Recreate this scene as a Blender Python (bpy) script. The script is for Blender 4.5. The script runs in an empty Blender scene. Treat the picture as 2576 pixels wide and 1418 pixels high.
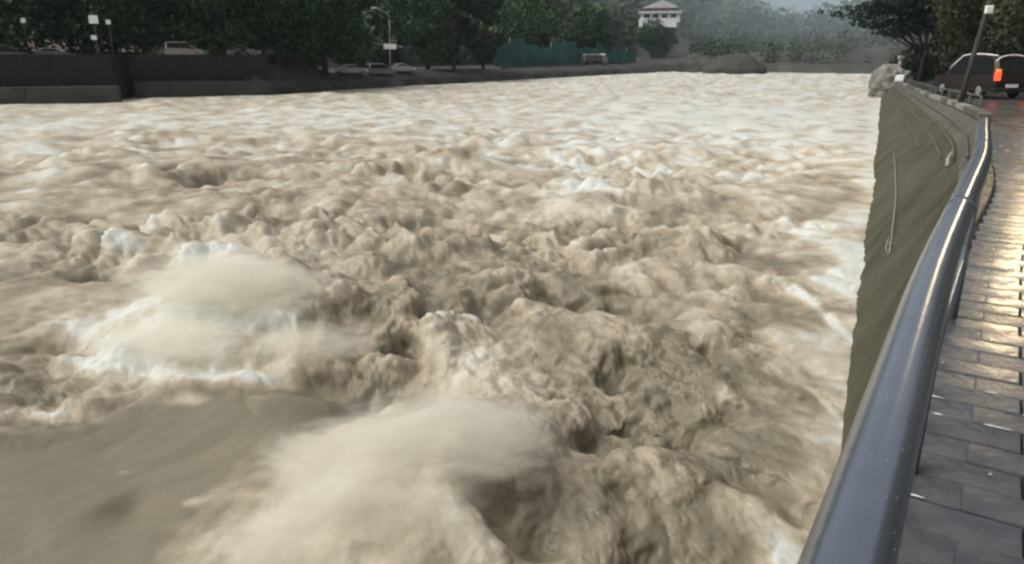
import bpy, bmesh, math, random
import numpy as np
from mathutils import Vector, Matrix

random.seed(7); rng = np.random.default_rng(11)
SC = bpy.context.scene; COL = SC.collection

# ------------------------------------------------------------------ camera, sky, sun, exposure
EYE = 5.0; FPX = 1850.0; PITCH = math.radians(17.2)
cd = bpy.data.cameras.new('camera'); cam = bpy.data.objects.new('camera', cd); COL.objects.link(cam)
cam.location = (0, 0, EYE); cam.rotation_euler = (math.pi/2 - PITCH, 0, 0)
cd.sensor_width = 36.0; cd.lens = 36.0*FPX/2576.0; cd.clip_start = 0.05; cd.clip_end = 3000
SC.camera = cam
W = bpy.data.worlds.new('World'); SC.world = W; W.use_nodes = True
wn = W.node_tree.nodes; wl = W.node_tree.links
bg = wn['Background']; bg.inputs['Strength'].default_value = 0.11
sky = wn.new('ShaderNodeTexSky'); sky.sky_type = 'NISHITA'; sky.sun_disc = False
SUN_EL, SUN_AZ = math.radians(52), math.radians(-105)
sky.sun_elevation = SUN_EL; sky.sun_rotation = SUN_AZ
sky.air_density = 1.0; sky.dust_density = 6.0; sky.ozone_density = 1.0
hs = wn.new('ShaderNodeHueSaturation'); hs.inputs['Saturation'].default_value = 0.32
wl.new(sky.outputs[0], hs.inputs['Color']); wl.new(hs.outputs[0], bg.inputs['Color'])
sd = bpy.data.lights.new('sun', 'SUN'); sun = bpy.data.objects.new('sun', sd); COL.objects.link(sun)
sd.energy = 1.2; sd.angle = math.radians(32); sd.color = (1.0, 0.98, 0.95)
sun.rotation_euler = (math.pi/2 - SUN_EL, 0, math.pi - SUN_AZ)
sun.location = (0, 0, 60)
vs = SC.view_settings
vs.view_transform = 'Standard'; vs.look = 'None'; vs.gamma = 1.0; vs.use_curve_mapping = False
vs.exposure = 0.40
try:
    SC.cycles.filter_width = 2.4
    SC.cycles.volume_bounces = 3; SC.cycles.volume_step_rate = 1.5; SC.cycles.max_bounces = 6
except Exception: pass

# ------------------------------------------------------------------ helpers
def on_plane(u, v, z=0.0):
    """layout helper: where a sight line through picture point (u, v) meets the level z"""
    r = (u-1288)/FPX; up = -(v-709)/FPX
    d = (r, math.cos(PITCH)+up*math.sin(PITCH), -math.sin(PITCH)+up*math.cos(PITCH))
    t = (z-EYE)/d[2]
    return Vector((d[0]*t, d[1]*t, z))
def at_depth(u, v, y):
    r = (u-1288)/FPX; up = -(v-709)/FPX
    d = (r, math.cos(PITCH)+up*math.sin(PITCH), -math.sin(PITCH)+up*math.cos(PITCH))
    t = y/d[1]
    return Vector((d[0]*t, y, EYE+d[2]*t))
def project(x, y, z):
    d = y*math.cos(PITCH)-(z-EYE)*math.sin(PITCH); up = y*math.sin(PITCH)+(z-EYE)*math.cos(PITCH)
    return 1288+FPX*x/d, 709-FPX*up/d

_perm = rng.permutation(256); _perm = np.concatenate([_perm, _perm, _perm])
_ang = rng.random(256)*2*np.pi; _gx = np.cos(_ang).astype(np.float32); _gy = np.sin(_ang).astype(np.float32)
def perlin(x, y, s=0):
    x = x+s*17.31; y = y+s*9.77
    x0 = np.floor(x); y0 = np.floor(y)
    fx = (x-x0).astype(np.float32); fy = (y-y0).astype(np.float32)
    xi = x0.astype(np.int64) & 255; yi = y0.astype(np.int64) & 255
    u = fx*fx*fx*(fx*(fx*6-15)+10); v = fy*fy*fy*(fy*(fy*6-15)+10)
    def g(ix, iy, dx, dy):
        h = _perm[_perm[ix]+iy]
        return _gx[h]*dx+_gy[h]*dy
    a = g(xi, yi, fx, fy); b = g(xi+1, yi, fx-1, fy)
    c = g(xi, yi+1, fx, fy-1); d = g(xi+1, yi+1, fx-1, fy-1)
    return (a+(b-a)*u)*(1-v)+(c+(d-c)*u)*v
_g3 = rng.normal(size=(256, 3)).astype(np.float32); _g3 /= np.linalg.norm(_g3, axis=1)[:, None]
def perlin3(x, y, z, s=0):
    x = x+s*13.17; y = y+s*7.31; z = z+s*3.73
    x0 = np.floor(x); y0 = np.floor(y); z0 = np.floor(z)
    fx = (x-x0).astype(np.float32); fy = (y-y0).astype(np.float32); fz = (z-z0).astype(np.float32)
    xi = x0.astype(np.int64) & 255; yi = y0.astype(np.int64) & 255; zi = z0.astype(np.int64) & 255
    f = lambda t: t*t*t*(t*(t*6-15)+10)
    u, v, w = f(fx), f(fy), f(fz); out = 0
    for i in (0, 1):
        for j in (0, 1):
            for k in (0, 1):
                h = _perm[_perm[_perm[xi+i]+yi+j]+zi+k]; g = _g3[h]
                out = out+(g[..., 0]*(fx-i)+g[..., 1]*(fy-j)+g[..., 2]*(fz-k))*(u if i else 1-u)*(v if j else 1-v)*(w if k else 1-w)
    return out
def sstep(a, b, x):
    t = np.clip((x-a)/(b-a), 0, 1); return t*t*(3-2*t)

def tag(o, label=None, cat=None, group=None, kind=None):
    if label: o['label'] = label
    if cat: o['category'] = cat
    if group: o['group'] = group
    if kind: o['kind'] = kind
    return o
def link(name, me, m=None, parent=None, loc=None):
    o = bpy.data.objects.new(name, me)
    if m is not None and not me.materials: me.materials.append(m)
    COL.objects.link(o)
    if parent is not None: o.parent = parent
    if loc is not None: o.location = loc
    return o
def thing(name, label, cat, loc=(0, 0, 0), rz=0.0, group=None):
    o = bpy.data.objects.new(name, None); COL.objects.link(o)
    o.location = loc; o.rotation_euler = (0, 0, rz); o.empty_display_size = 0.3
    return tag(o, label, cat, group)
def mesh_np(name, verts, faces, smooth=False):
    """verts (n,3), faces (m,k) -> mesh, fast"""
    verts = np.asarray(verts, np.float32); faces = np.asarray(faces, np.int32)
    me = bpy.data.meshes.new(name); k = faces.shape[1]
    me.vertices.add(len(verts)); me.vertices.foreach_set('co', verts.ravel())
    me.loops.add(faces.size); me.loops.foreach_set('vertex_index', faces.ravel())
    me.polygons.add(len(faces))
    me.polygons.foreach_set('loop_start', np.arange(0, faces.size, k, dtype=np.int32))
    me.polygons.foreach_set('loop_total', np.full(len(faces), k, np.int32))
    if smooth: me.polygons.foreach_set('use_smooth', np.ones(len(faces), bool))
    me.update(calc_edges=True); return me
class MB:
    """collects shapes into one bmesh"""
    def __init__(s): s.bm = bmesh.new()
    def box(s, x0, x1, y0, y1, z0, z1, bevel=0.0, mtx=None):
        r = bmesh.ops.create_cube(s.bm, size=1.0)
        vs_ = r['verts']
        for v in vs_:
            v.co = Vector(((x0+x1)/2+v.co.x*(x1-x0), (y0+y1)/2+v.co.y*(y1-y0), (z0+z1)/2+v.co.z*(z1-z0)))
        if mtx is not None:
            for v in vs_: v.co = mtx @ v.co
        if bevel > 0:
            es = list({e for v in vs_ for e in v.link_edges})
            bmesh.ops.bevel(s.bm, geom=es, offset=bevel, segments=2, affect='EDGES', profile=0.5)
        return s
    def tube(s, pts, rad, n=10, cap=True):
        pts = [Vector(p) for p in pts]; rings = []
        if not isinstance(rad, (list, tuple)): rad = [rad]*len(pts)
        prev = None
        for i, p in enumerate(pts):
            t = (pts[min(i+1, len(pts)-1)]-pts[max(i-1, 0)]).normalized()
            a = t.cross(Vector((0, 0, 1)) if abs(t.z) < 0.95 else Vector((1, 0, 0))).normalized()
            if prev is not None and a.dot(prev) < 0: a = -a
            prev = a; b = t.cross(a).normalized()
            rings.append([s.bm.verts.new(p+rad[i]*(math.cos(2*math.pi*k/n)*a+math.sin(2*math.pi*k/n)*b)) for k in range(n)])
        for i in range(len(rings)-1):
            for k in range(n):
                f_ = s.bm.faces.new((rings[i][k], rings[i][(k+1) % n], rings[i+1][(k+1) % n], rings[i+1][k])); f_.smooth = True
        if cap:
            s.bm.faces.new(rings[0][::-1]); s.bm.faces.new(rings[-1])
        return s
    def prism(s, poly, y0, y1, inset=0.0, rnd=0.0):
        """side outline (x, z) run across y; the outer slices may be drawn in a little"""
        cx = sum(p[0] for p in poly)/len(poly); cz = sum(p[1] for p in poly)/len(poly)
        if rnd > 0: sl = [(y0, inset), (y0+rnd, 0), (y1-rnd, 0), (y1, inset)]
        else: sl = [(y0, 0), (y1, 0)]
        rings = []
        for y, k in sl:
            ring = []
            for x, z in poly:
                dx, dz = cx-x, cz-z; L = math.hypot(dx, dz)
                ring.append(s.bm.verts.new((x+dx/L*k, y, z+dz/L*k)))
            rings.append(ring)
        n = len(poly)
        for i in range(len(rings)-1):
            for k in range(n):
                s.bm.faces.new((rings[i][k], rings[i][(k+1) % n], rings[i+1][(k+1) % n], rings[i+1][k]))
        s.bm.faces.new(rings[0][::-1]); s.bm.faces.new(rings[-1])
        return s
    def face(s, pts):
        s.bm.faces.new([s.bm.verts.new(p) for p in pts]); return s
    def mesh(s, name):
        bmesh.ops.recalc_face_normals(s.bm, faces=s.bm.faces)
        me = bpy.data.meshes.new(name); s.bm.to_mesh(me); s.bm.free(); return me
    def build(s, name, m, parent=None, loc=None): return link(name, s.mesh(name), m, parent, loc)

def mat(name, c, rough=0.6, c2=None, scale=3.0, detail=5.0, bump=0.0, bscale=None, metal=0.0, spec=0.5, emit=None, es=0.0, coat=0.0, rvar=0.0, rnd=0.0):
    m = bpy.data.materials.new(name); m.use_nodes = True
    N = m.node_tree.nodes; L = m.node_tree.links; b = N['Principled BSDF']
    b.inputs['Base Color'].default_value = (*c, 1); b.inputs['Roughness'].default_value = rough
    b.inputs['Metallic'].default_value = metal; b.inputs['Specular IOR Level'].default_value = spec
    b.inputs['Coat Weight'].default_value = coat; b.inputs['Coat Roughness'].default_value = 0.08
    if emit:
        b.inputs['Emission Color'].default_value = (*emit, 1); b.inputs['Emission Strength'].default_value = es
    tc = N.new('ShaderNodeTexCoord')
    if c2 is not None:
        nz = N.new('ShaderNodeTexNoise'); nz.inputs['Scale'].default_value = scale; nz.inputs['Detail'].default_value = detail
        nz.inputs['Roughness'].default_value = 0.65
        L.new(tc.outputs['Object'], nz.inputs['Vector'])
        rp = N.new('ShaderNodeValToRGB'); rp.color_ramp.elements[0].position = 0.35; rp.color_ramp.elements[1].position = 0.66
        rp.color_ramp.elements[0].color = (*c, 1); rp.color_ramp.elements[1].color = (*c2, 1)
        L.new(nz.outputs['Fac'], rp.inputs['Fac'])
        last = rp.outputs['Color']
        if rnd > 0:
            gi = N.new('ShaderNodeNewGeometry'); oi = N.new('ShaderNodeObjectInfo')
            ad = N.new('ShaderNodeMath'); ad.operation = 'ADD'; L.new(gi.outputs['Random Per Island'], ad.inputs[0]); L.new(oi.outputs['Random'], ad.inputs[1])
            mr = N.new('ShaderNodeMapRange'); mr.inputs['From Max'].default_value = 2.0
            mr.inputs['To Min'].default_value = 1-rnd; mr.inputs['To Max'].default_value = 1+rnd
            L.new(ad.outputs[0], mr.inputs['Value'])
            mx = N.new('ShaderNodeVectorMath'); mx.operation = 'SCALE'; L.new(last, mx.inputs[0]); L.new(mr.outputs[0], mx.inputs['Scale'])
            last = mx.outputs[0]
        L.new(last, b.inputs['Base Color'])
        if rvar > 0:
            m2 = N.new('ShaderNodeMapRange'); m2.inputs['From Min'].default_value = 0.35; m2.inputs['From Max'].default_value = 0.65
            m2.inputs['To Min'].default_value = max(0.03, rough-rvar); m2.inputs['To Max'].default_value = rough+rvar
            L.new(nz.outputs['Fac'], m2.inputs['Value']); L.new(m2.outputs[0], b.inputs['Roughness'])
    if bump > 0:
        n2 = N.new('ShaderNodeTexNoise'); n2.inputs['Scale'].default_value = bscale or scale*4; n2.inputs['Detail'].default_value = 6
        L.new(tc.outputs['Object'], n2.inputs['Vector'])
        bp = N.new('ShaderNodeBump'); bp.inputs['Strength'].default_value = bump; bp.inputs['Distance'].default_value = 0.02
        L.new(n2.outputs['Fac'], bp.inputs['Height']); L.new(bp.outputs[0], b.inputs['Normal'])
    return m

M = dict(
    leaf=mat('dark_foliage', (0.015, 0.038, 0.015), 0.5, (0.036, 0.076, 0.028), 0.5, rnd=0.55, spec=0.08),
    bough=mat('dark_blue_green_boughs', (0.012, 0.022, 0.020), 0.6, (0.024, 0.038, 0.034), 0.5, rnd=0.4, spec=0.05),
    leaf2=mat('grey_green_foliage', (0.035, 0.045, 0.026), 0.55, (0.060, 0.070, 0.038), 0.5, rnd=0.5, spec=0.08),
    forest=mat('hill_foliage', (0.030, 0.052, 0.026), 0.6, (0.070, 0.085, 0.045), 0.03, rnd=0.6, spec=0.05),
    bark=mat('wet_bark', (0.025, 0.020, 0.016), 0.7, (0.055, 0.045, 0.035), 6, bump=0.6),
    soil=mat('wet_soil', (0.022, 0.026, 0.018), 0.75, (0.055, 0.050, 0.038), 0.15, bump=0.4),
    wall_dark=mat('wet_dark_concrete', (0.010, 0.012, 0.012), 0.6, (0.022, 0.025, 0.023), 0.6, bump=0.5, bscale=3, spec=0.25),
    wall_grey=mat('wet_grey_concrete', (0.034, 0.037, 0.034), 0.6, (0.070, 0.070, 0.062), 0.5, bump=0.4, bscale=3, spec=0.25),
    moss=mat('mossy_concrete', (0.044, 0.042, 0.022), 0.7, (0.085, 0.080, 0.052), 0.5, rnd=0.05, bump=0.6, bscale=7, spec=0.25),
    moss2=mat('grey_mossy_concrete', (0.062, 0.060, 0.044), 0.65, (0.125, 0.120, 0.098), 0.6, rnd=0.05, bump=0.5, bscale=7, spec=0.25),
    pale=mat('pale_concrete', (0.19, 0.19, 0.165), 0.6, (0.30, 0.30, 0.27), 2.0, bump=0.3),
    paver=mat('wet_paver', (0.045, 0.048, 0.052), 0.24, (0.085, 0.086, 0.088), 5.0, bump=0.10, bscale=22, spec=0.6, rvar=0.10, rnd=0.25),
    bed=mat('wet_joint_bed', (0.022, 0.022, 0.020), 0.12, (0.040, 0.038, 0.034), 8.0, spec=0.6),
    road=mat('wet_asphalt', (0.040, 0.040, 0.041), 0.26, (0.070, 0.068, 0.066), 1.6, bump=0.25, bscale=30, spec=0.6, rvar=0.09),
    kerb=mat('wet_mossy_kerb', (0.055, 0.040, 0.022), 0.22, (0.110, 0.095, 0.050), 5, bump=0.6, bscale=30, spec=0.6, rvar=0.1),
    rail=mat('wet_painted_steel', (0.24, 0.27, 0.32), 0.23, (0.31, 0.34, 0.39), 3.0, spec=0.7, metal=0.85, bump=0.04, bscale=60),
    steel=mat('galvanised_steel', (0.22, 0.23, 0.23), 0.4, (0.32, 0.33, 0.32), 5, metal=0.3),
    white=mat('white_paint', (0.70, 0.72, 0.70), 0.45, (0.82, 0.83, 0.81), 2.0),
    cream=mat('cream_paint', (0.26, 0.23, 0.22), 0.6, (0.34, 0.30, 0.29), 1.0),
    roof=mat('pale_tin_roof', (0.40, 0.39, 0.42), 0.5, (0.55, 0.53, 0.56), 0.8),
    glass=mat('dark_glass', (0.015, 0.018, 0.020), 0.08, spec=0.6),
    rubber=mat('black_rubber', (0.012, 0.012, 0.012), 0.7),
    net=mat('green_netting', (0.012, 0.072, 0.062), 0.75, (0.024, 0.130, 0.105), 0.3),
    darkred=mat('wet_dark_red_paint', (0.012, 0.007, 0.008), 0.3, (0.020, 0.011, 0.012), 1.0, coat=0.3),
    silver=mat('silver_paint', (0.14, 0.155, 0.17), 0.35, (0.20, 0.215, 0.23), 1.0, coat=0.3),
    dull=mat('dull_white_paint', (0.34, 0.35, 0.34), 0.45, (0.46, 0.46, 0.45), 2.0),
    tail=mat('lit_tail_lamp', (0.5, 0.02, 0.01), 0.3, emit=(1.0, 0.10, 0.03), es=1.2),
    amber=mat('lit_amber_lamp', (0.5, 0.2, 0.02), 0.3, emit=(1.0, 0.42, 0.10), es=0.5),
    lamp=mat('lit_lamp', (0.8, 0.7, 0.5), 0.3, emit=(1.0, 0.72, 0.36), es=260.0),
    plate=mat('pale_plate', (0.62, 0.60, 0.62), 0.5),
    head=mat('clear_lamp', (0.6, 0.62, 0.62), 0.15, spec=0.7),
    rock=mat('pale_boulder', (0.120, 0.110, 0.100), 0.8, (0.240, 0.225, 0.205), 1.2, bump=0.7, bscale=5),
    weed=mat('wet_weed', (0.085, 0.110, 0.030), 0.4, (0.170, 0.180, 0.060), 20),
    brown=mat('brown_wall', (0.100, 0.075, 0.062), 0.8, (0.150, 0.115, 0.095), 1.0),
    pink=mat('pinkish_render', (0.24, 0.20, 0.21), 0.7, (0.34, 0.29, 0.30), 1.0),
)

# ------------------------------------------------------------------ the river's outline (metres)
def waterline_x(y): return 4.5+0.4855*(y-9.0)
LEFT = [(-190, 10), (-52.4, 77.2), (-41.0, 80.5), (-43.4, 87.6), (-29.7, 96.2), (-23.9, 109), (-2.9, 146), (9.7, 165.5), (49.4, 228)]
RIVER = np.array(LEFT+[(94.2, 198.5), (waterline_x(96), 96), (waterline_x(30), 30), (waterline_x(6), 6), (-1.2, -2), (-30, -70), (-190, -70)], float)
def river_dist(x, y):
    """signed distance to the river's edge, positive on land"""
    x = np.asarray(x, float); y = np.asarray(y, float)
    best = np.full(x.shape, 1e9); inside = np.zeros(x.shape, bool)
    for (ax, ay), (bx, by) in zip(RIVER, np.roll(RIVER, -1, axis=0)):
        ex, ey = bx-ax, by-ay; t = np.clip(((x-ax)*ex+(y-ay)*ey)/(ex*ex+ey*ey), 0, 1)
        best = np.minimum(best, np.hypot(x-ax-t*ex, y-ay-t*ey))
        c = ((ay > y) != (by > y)); c &= x < (bx-ax)*(y-ay)/((by-ay) if by != ay else 1e-9)+ax
        inside ^= c
    return np.where(inside, -best, best)

TOP = np.array([(-8, -5.4, 3.4), (0.74, 0.45, 3.4), (1.9, 1.19, 3.4), (3.05, 1.95, 3.4), (6.2, 4.0, 3.4), (9, 6.1, 3.4), (14.7, 9.4, 3.4), (20.5, 12.9, 3.3),
                (29.7, 17.6, 3.0), (48.1, 26.3, 2.5), (93.5, 47.0, 1.85)], float)   # y, x, z of the right bank's upper edge
_ty = np.linspace(-8, 93.5, 1016); _k = np.hanning(61); _k /= _k.sum()
def _soft(c):
    v = np.interp(_ty, TOP[:, 0], TOP[:, c]); p = np.concatenate([2*v[0]-v[30:0:-1], v, 2*v[-1]-v[-2:-32:-1]])
    return np.convolve(p, _k, 'valid')
_tx, _tz = _soft(1), _soft(2)
def top_x(y): return np.interp(y, _ty, _tx)
def top_z(y): return np.interp(y, _ty, _tz)

# ------------------------------------------------------------------ water
def build_water():
    NR, NA = 1020, 1280
    drop = np.linspace(math.atan(EYE/2.4), math.atan(EYE/250.0), NR)
    az = np.radians(np.linspace(-56, 41, NA))
    d = EYE/np.tan(drop)
    D, A = np.meshgrid(d, az, indexing='ij')
    X = D*np.sin(A); Y = D*np.cos(A)
    ld = river_dist(X, Y)
    cell = np.maximum(D*D*abs(drop[1]-drop[0])/EYE, D*(az[1]-az[0]))    # local grid spacing
    # --- broad forms: mounds, troughs and pits where the current breaks
    def blob(px, py, rx, ry, rot=0.0):
        c = on_plane(px, py); e = on_plane(px+rx, py); a = on_plane(px, py-ry); b2 = on_plane(px, py+ry)
        sx = abs(e.x-c.x); sy = abs(a.y-b2.y)/2
        cx, cy = X-c.x, Y-c.y
        if rot: cx, cy = cx*math.cos(rot)+cy*math.sin(rot), -cx*math.sin(rot)+cy*math.cos(rot)
        return np.exp(-((cx/sx)**2+(cy/sy)**2))
    wx = perlin(X/1.8, Y/1.8, 1)*0.6; wy = perlin(X/1.8, Y/1.8, 3)*0.6
    X0, Y0 = X, Y
    X, Y = X+wx*0.35, Y+wy*0.35
    BIG = [(620, 765, 200, 80, 0.85, 0), (500, 830, 170, 60, 0.30, 0), (720, 800, 120, 50, 0.35, 0), (980, 800, 240, 70, 0.75, 0.2), (1300, 760, 160, 60, 0.45, 0),
           (1100, 1250, 300, 220, 0.72, 0), (1060, 1480, 420, 190, 0.28, 0), (1420, 1230, 260, 150, 0.45, 0), (1800, 1260, 260, 120, 0.40, 0),
           (700, 590, 200, 42, 0.6, 0), (450, 600, 120, 34, 0.3, 0), (1050, 640, 220, 40, 0.55, 0), (1760, 900, 110, 60, 0.5, 0), (1500, 880, 150, 60, 0.35, 0),
           (1130, 420, 160, 18, 0.8, 0), (1540, 520, 140, 18, 0.5, 0), (1750, 620, 120, 26, 0.55, 0),
           (1980, 1130, 120, 80, 0.4, 0), (2080, 760, 60, 50, 0.35, 0), (2100, 620, 60, 40, 0.3, 0),
           # troughs and pits
           (420, 1090, 420, 110, -0.25, 0), (930, 985, 150, 40, -0.45, 0.35), (800, 945, 90, 22, -0.25, 0.3), (340, 1260, 60, 45, -0.16, 0), (150, 850, 45, 26, -0.22, 0),
           (1420, 735, 62, 34, -0.85, 0), (1545, 735, 34, 20, -0.45, 0), (1200, 775, 80, 26, -0.6, 0.4), (1075, 790, 40, 40, -0.5, 0), (890, 860, 50, 34, -0.45, 0), (800, 730, 24, 26, -0.4, 0),
           (690, 560, 70, 24, -0.6, 0), (545, 570, 26, 24, -0.5, 0), (530, 445, 40, 16, -0.5, 0), (440, 425, 28, 10, -0.4, 0), (760, 560, 40, 22, -0.4, 0),
           (1770, 895, 45, 34, -0.55, 0), (1480, 1030, 55, 26, -0.38, 0), (1600, 1085, 30, 34, -0.3, 0), (1500, 1170, 40, 36, -0.4, 0), (1740, 1110, 60, 26, -0.3, 0),
           (1330, 1420, 80, 50, -0.35, 0), (1720, 1470, 110, 60, -0.7, 0), (1240, 1360, 50, 40, -.35, 0), (1560, 960, 40, 26, -.35, 0), (1900, 1240, 60, 30, -.35, 0), (1850, 1060, 50, 30, -.35, 0), (1660, 770, 40, 18, -.35, 0), (620, 560, 30, 22, -.45, 0), (1020, 560, 60, 12, -.35, 0), (1180, 590, 60, 12, -.35, 0), (240, 540, 60, 16, -.35, 0), (60, 600, 60, 10, -.4, 0), (230, 690, 60, 10, -.3, 0), (1990, 1300, 40, 34, -0.4, 0), (1100, 1270, 24, 22, -0.2, 0), (1000, 1380, 60, 70, -0.22, 0),
           (2090, 745, 40, 18, -0.5, 0), (1580, 520, 60, 10, -0.5, 0), (1270, 810, 60, 26, -0.4, 0), (1880, 620, 60, 18, -0.4, 0), (1000, 880, 40, 14, -0.3, 0)]
    # the tongue of fast smooth water and other slick patches
    calm = np.zeros_like(X)
    for px, py, rx, ry, k in [(250, 1200, 520, 190, 1), (520, 1060, 330, 90, 1), (780, 985, 130, 50, 1), (100, 1420, 420, 170, 1), (200, 715, 210, 40, 0.75), (130, 460, 200, 26, 0.5),
                              (540, 700, 110, 60, 0.55), (520, 850, 170, 70, 0.6), (680, 800, 100, 50, 0.45), (1070, 1210, 210, 100, 0.72), (920, 1320, 180, 120, 0.78), (760, 1400, 170, 120, 0.75), (980, 1440, 280, 140, 0.85), (900, 1480, 190, 110, 0.55),
                              (470, 545, 100, 30, 0.6), (1600, 800, 130, 40, 0.5), (2050, 860, 80, 80, 0.4)]:
        calm = np.maximum(calm, k*np.minimum(1, 1.5*blob(px, py, rx, ry)))
    tongue = np.zeros_like(X)
    for px, py, rx, ry in [(180, 1200, 420, 150), (480, 1070, 330, 80), (740, 1000, 130, 45), (60, 1420, 400, 170)]:
        tongue = np.maximum(tongue, np.minimum(1, 1.6*blob(px, py, rx, ry)))
    big = np.zeros_like(X)
    for px, py, rx, ry, hh, rot in BIG: big += (hh if hh > 0 or py > 1080 and px < 700 else hh*1.45)*blob(px, py, rx, ry, rot)
    hollow = np.clip(-big, 0, 0.6)
    big *= 1+0.25*perlin(X0/1.5, Y0/1.5, 33)*sstep(0.1, 0.5, np.abs(big))
    # --- rolling lumps with sharp valleys between them, several sizes
    near_edge = sstep(0.0, 3.5, -ld)
    far = sstep(40, 120, D)
    h = perlin(X/7.5, Y/7.5, 5)*0.50+perlin(X/3.6, Y/3.2, 6)*0.26
    patch = 0.45+0.90*sstep(-0.30, 0.35, perlin(X0/5.5, Y0/5.5, 31))
    patch += 0.55*blob(1650, 1200, 480, 250)+0.45*blob(1300, 760, 420, 90)+0.4*blob(650, 560, 260, 60)
    rough = np.clip((1-0.90*calm)*patch*(1-0.15*sstep(25, 70, D)), 0.03, 1.4)
    base = (h*(1-0.75*tongue)+big)*(0.25+0.75*near_edge)+0.04
    # surface normal of the broad form
    dxa, dya = np.gradient(X0), np.gradient(Y0); dha = np.gradient(base)
    tx = np.stack([dxa[0], dya[0], dha[0]], -1); ty = np.stack([dxa[1], dya[1], dha[1]], -1)
    nrm = np.cross(ty, tx); nrm /= np.linalg.norm(nrm, axis=-1)[..., None]+1e-9
    nrm *= np.sign(nrm[..., 2:3])
    PX, PY, PZ = X0.copy(), Y0.copy(), base.copy()
    lam, amp = 1.28, 0.84; puff = np.zeros_like(X); crease = np.zeros_like(X)
    qx, qy, qz = X+0.0, Y+0.0, base*1.0
    for o in range(5):
        keep = sstep(1.2, 3.0, lam/cell)
        n = np.sqrt(perlin3(qx/lam, qy/lam, qz/lam, 10+o)**2+0.0016*(1+o))
        add = amp*(n-0.20)*keep*rough
        puff += add; crease += amp*np.exp(-n*13)*keep
        # each size of lump sits on the bigger ones
        qx = qx+nrm[..., 0]*add; qy = qy+nrm[..., 1]*add; qz = qz+nrm[..., 2]*add
        lam *= 0.53; amp *= 0.47
    k_ = (0.25+0.75*near_edge)
    PX += nrm[..., 0]*puff*k_-0.25*np.clip(puff, -.2, .4); PY += nrm[..., 1]*puff*k_-0.30*np.clip(puff, -.2, .4); PZ += nrm[..., 2]*puff*k_
    PZ += (perlin(X/2.4, Y/3.4, 95)*0.26+np.abs(perlin(X/1.5, Y/2.0, 96))*0.22*sstep(1.0, 2.5, 1.6/cell))*sstep(24, 55, D)*near_edge
    PZ += perlin(X/0.8, Y/0.7, 41)*0.035*sstep(1.2, 3, 0.7/cell)*(0.3+0.7*(1-calm))
    fa, fb = X0*0.9-Y0*0.45, X0*0.45+Y0*0.9           # across and along the current
    PZ += (perlin(fa/0.55+wx*.6, fb/2.6, 91)*0.030+perlin(fa/0.22, fb/0.9, 92)*0.010*sstep(1.2, 3, 0.3/cell))*(0.25+tongue)*(D < 40)
    H = PZ
    # --- foam: torn streaks everywhere, thick where the water breaks, plus painted shade and sky sheen
    fo = perlin(X/1.9, Y/1.9, 61)+0.6*perlin(X/0.75, Y/0.75, 62)+0.4*perlin(X/0.3, Y/0.3, 63)*sstep(1, 3, 0.3/cell)
    foam_shade_sheen = 0.36+0.62*fo
    foam_shade_sheen -= 0.75*tongue
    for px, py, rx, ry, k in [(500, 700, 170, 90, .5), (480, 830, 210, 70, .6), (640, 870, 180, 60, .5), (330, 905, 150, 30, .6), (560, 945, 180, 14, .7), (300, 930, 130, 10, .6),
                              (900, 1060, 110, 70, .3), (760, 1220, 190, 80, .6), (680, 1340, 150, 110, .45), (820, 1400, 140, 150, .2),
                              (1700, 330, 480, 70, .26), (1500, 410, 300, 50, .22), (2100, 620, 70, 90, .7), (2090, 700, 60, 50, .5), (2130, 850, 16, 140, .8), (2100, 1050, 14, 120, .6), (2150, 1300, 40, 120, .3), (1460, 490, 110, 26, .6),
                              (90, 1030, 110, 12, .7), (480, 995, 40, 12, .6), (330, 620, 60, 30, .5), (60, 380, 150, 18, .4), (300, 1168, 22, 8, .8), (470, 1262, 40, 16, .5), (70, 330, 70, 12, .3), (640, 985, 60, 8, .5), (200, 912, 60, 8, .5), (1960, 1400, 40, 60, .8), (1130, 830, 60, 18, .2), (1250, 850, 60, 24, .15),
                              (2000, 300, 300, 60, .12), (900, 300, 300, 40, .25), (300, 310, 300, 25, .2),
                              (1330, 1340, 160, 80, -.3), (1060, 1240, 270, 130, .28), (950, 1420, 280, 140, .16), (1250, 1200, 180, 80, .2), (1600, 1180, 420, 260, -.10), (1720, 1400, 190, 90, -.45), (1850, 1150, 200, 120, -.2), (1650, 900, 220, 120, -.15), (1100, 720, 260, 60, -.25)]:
        foam_shade_sheen += k*blob(px, py, rx, ry)*(1+0.5*fo)
    foam_shade_sheen += 0.75*np.clip(puff, -0.35, 0.4)-0.16*crease*rough-0.9*hollow*(1-tongue)  # foam on crests is real; creases and hollows get shade put into the colour
    foam_shade_sheen += 0.38*sstep(18, 70, D)*(0.7+0.5*sstep(-10, 15, X0))  # paler with distance: glancing sky sheen put into the foam value
    foam_shade_sheen += 0.42*perlin(X0/1.7, Y0/1.6, 81)*sstep(18, 40, D)
    foam_shade_sheen += 0.5*(1-sstep(0.0, 0.9, -ld))*(X0 > 0)*0.6
    foam_shade_sheen = np.clip(foam_shade_sheen, 0, 1)
    V = np.stack([PX, PY, H], -1).reshape(-1, 3)
    i = np.arange(NR*NA).reshape(NR, NA)
    F = np.stack([i[:-1, :-1], i[:-1, 1:], i[1:, 1:], i[1:, :-1]], -1).reshape(-1, 4)
    lf = ld.reshape(-1)[F].min(axis=1)
    F = F[lf < 1.6]
    used = np.zeros(len(V), bool); used[F.ravel()] = True
    idx = np.cumsum(used)-1
    global WATER_H; WATER_H = (X0, Y0, base)
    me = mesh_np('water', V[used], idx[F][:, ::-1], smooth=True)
    at = me.attributes.new('foam_shade_sheen', 'FLOAT', 'POINT'); at.data.foreach_set('value', foam_shade_sheen.reshape(-1)[used].astype(np.float32))
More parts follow.
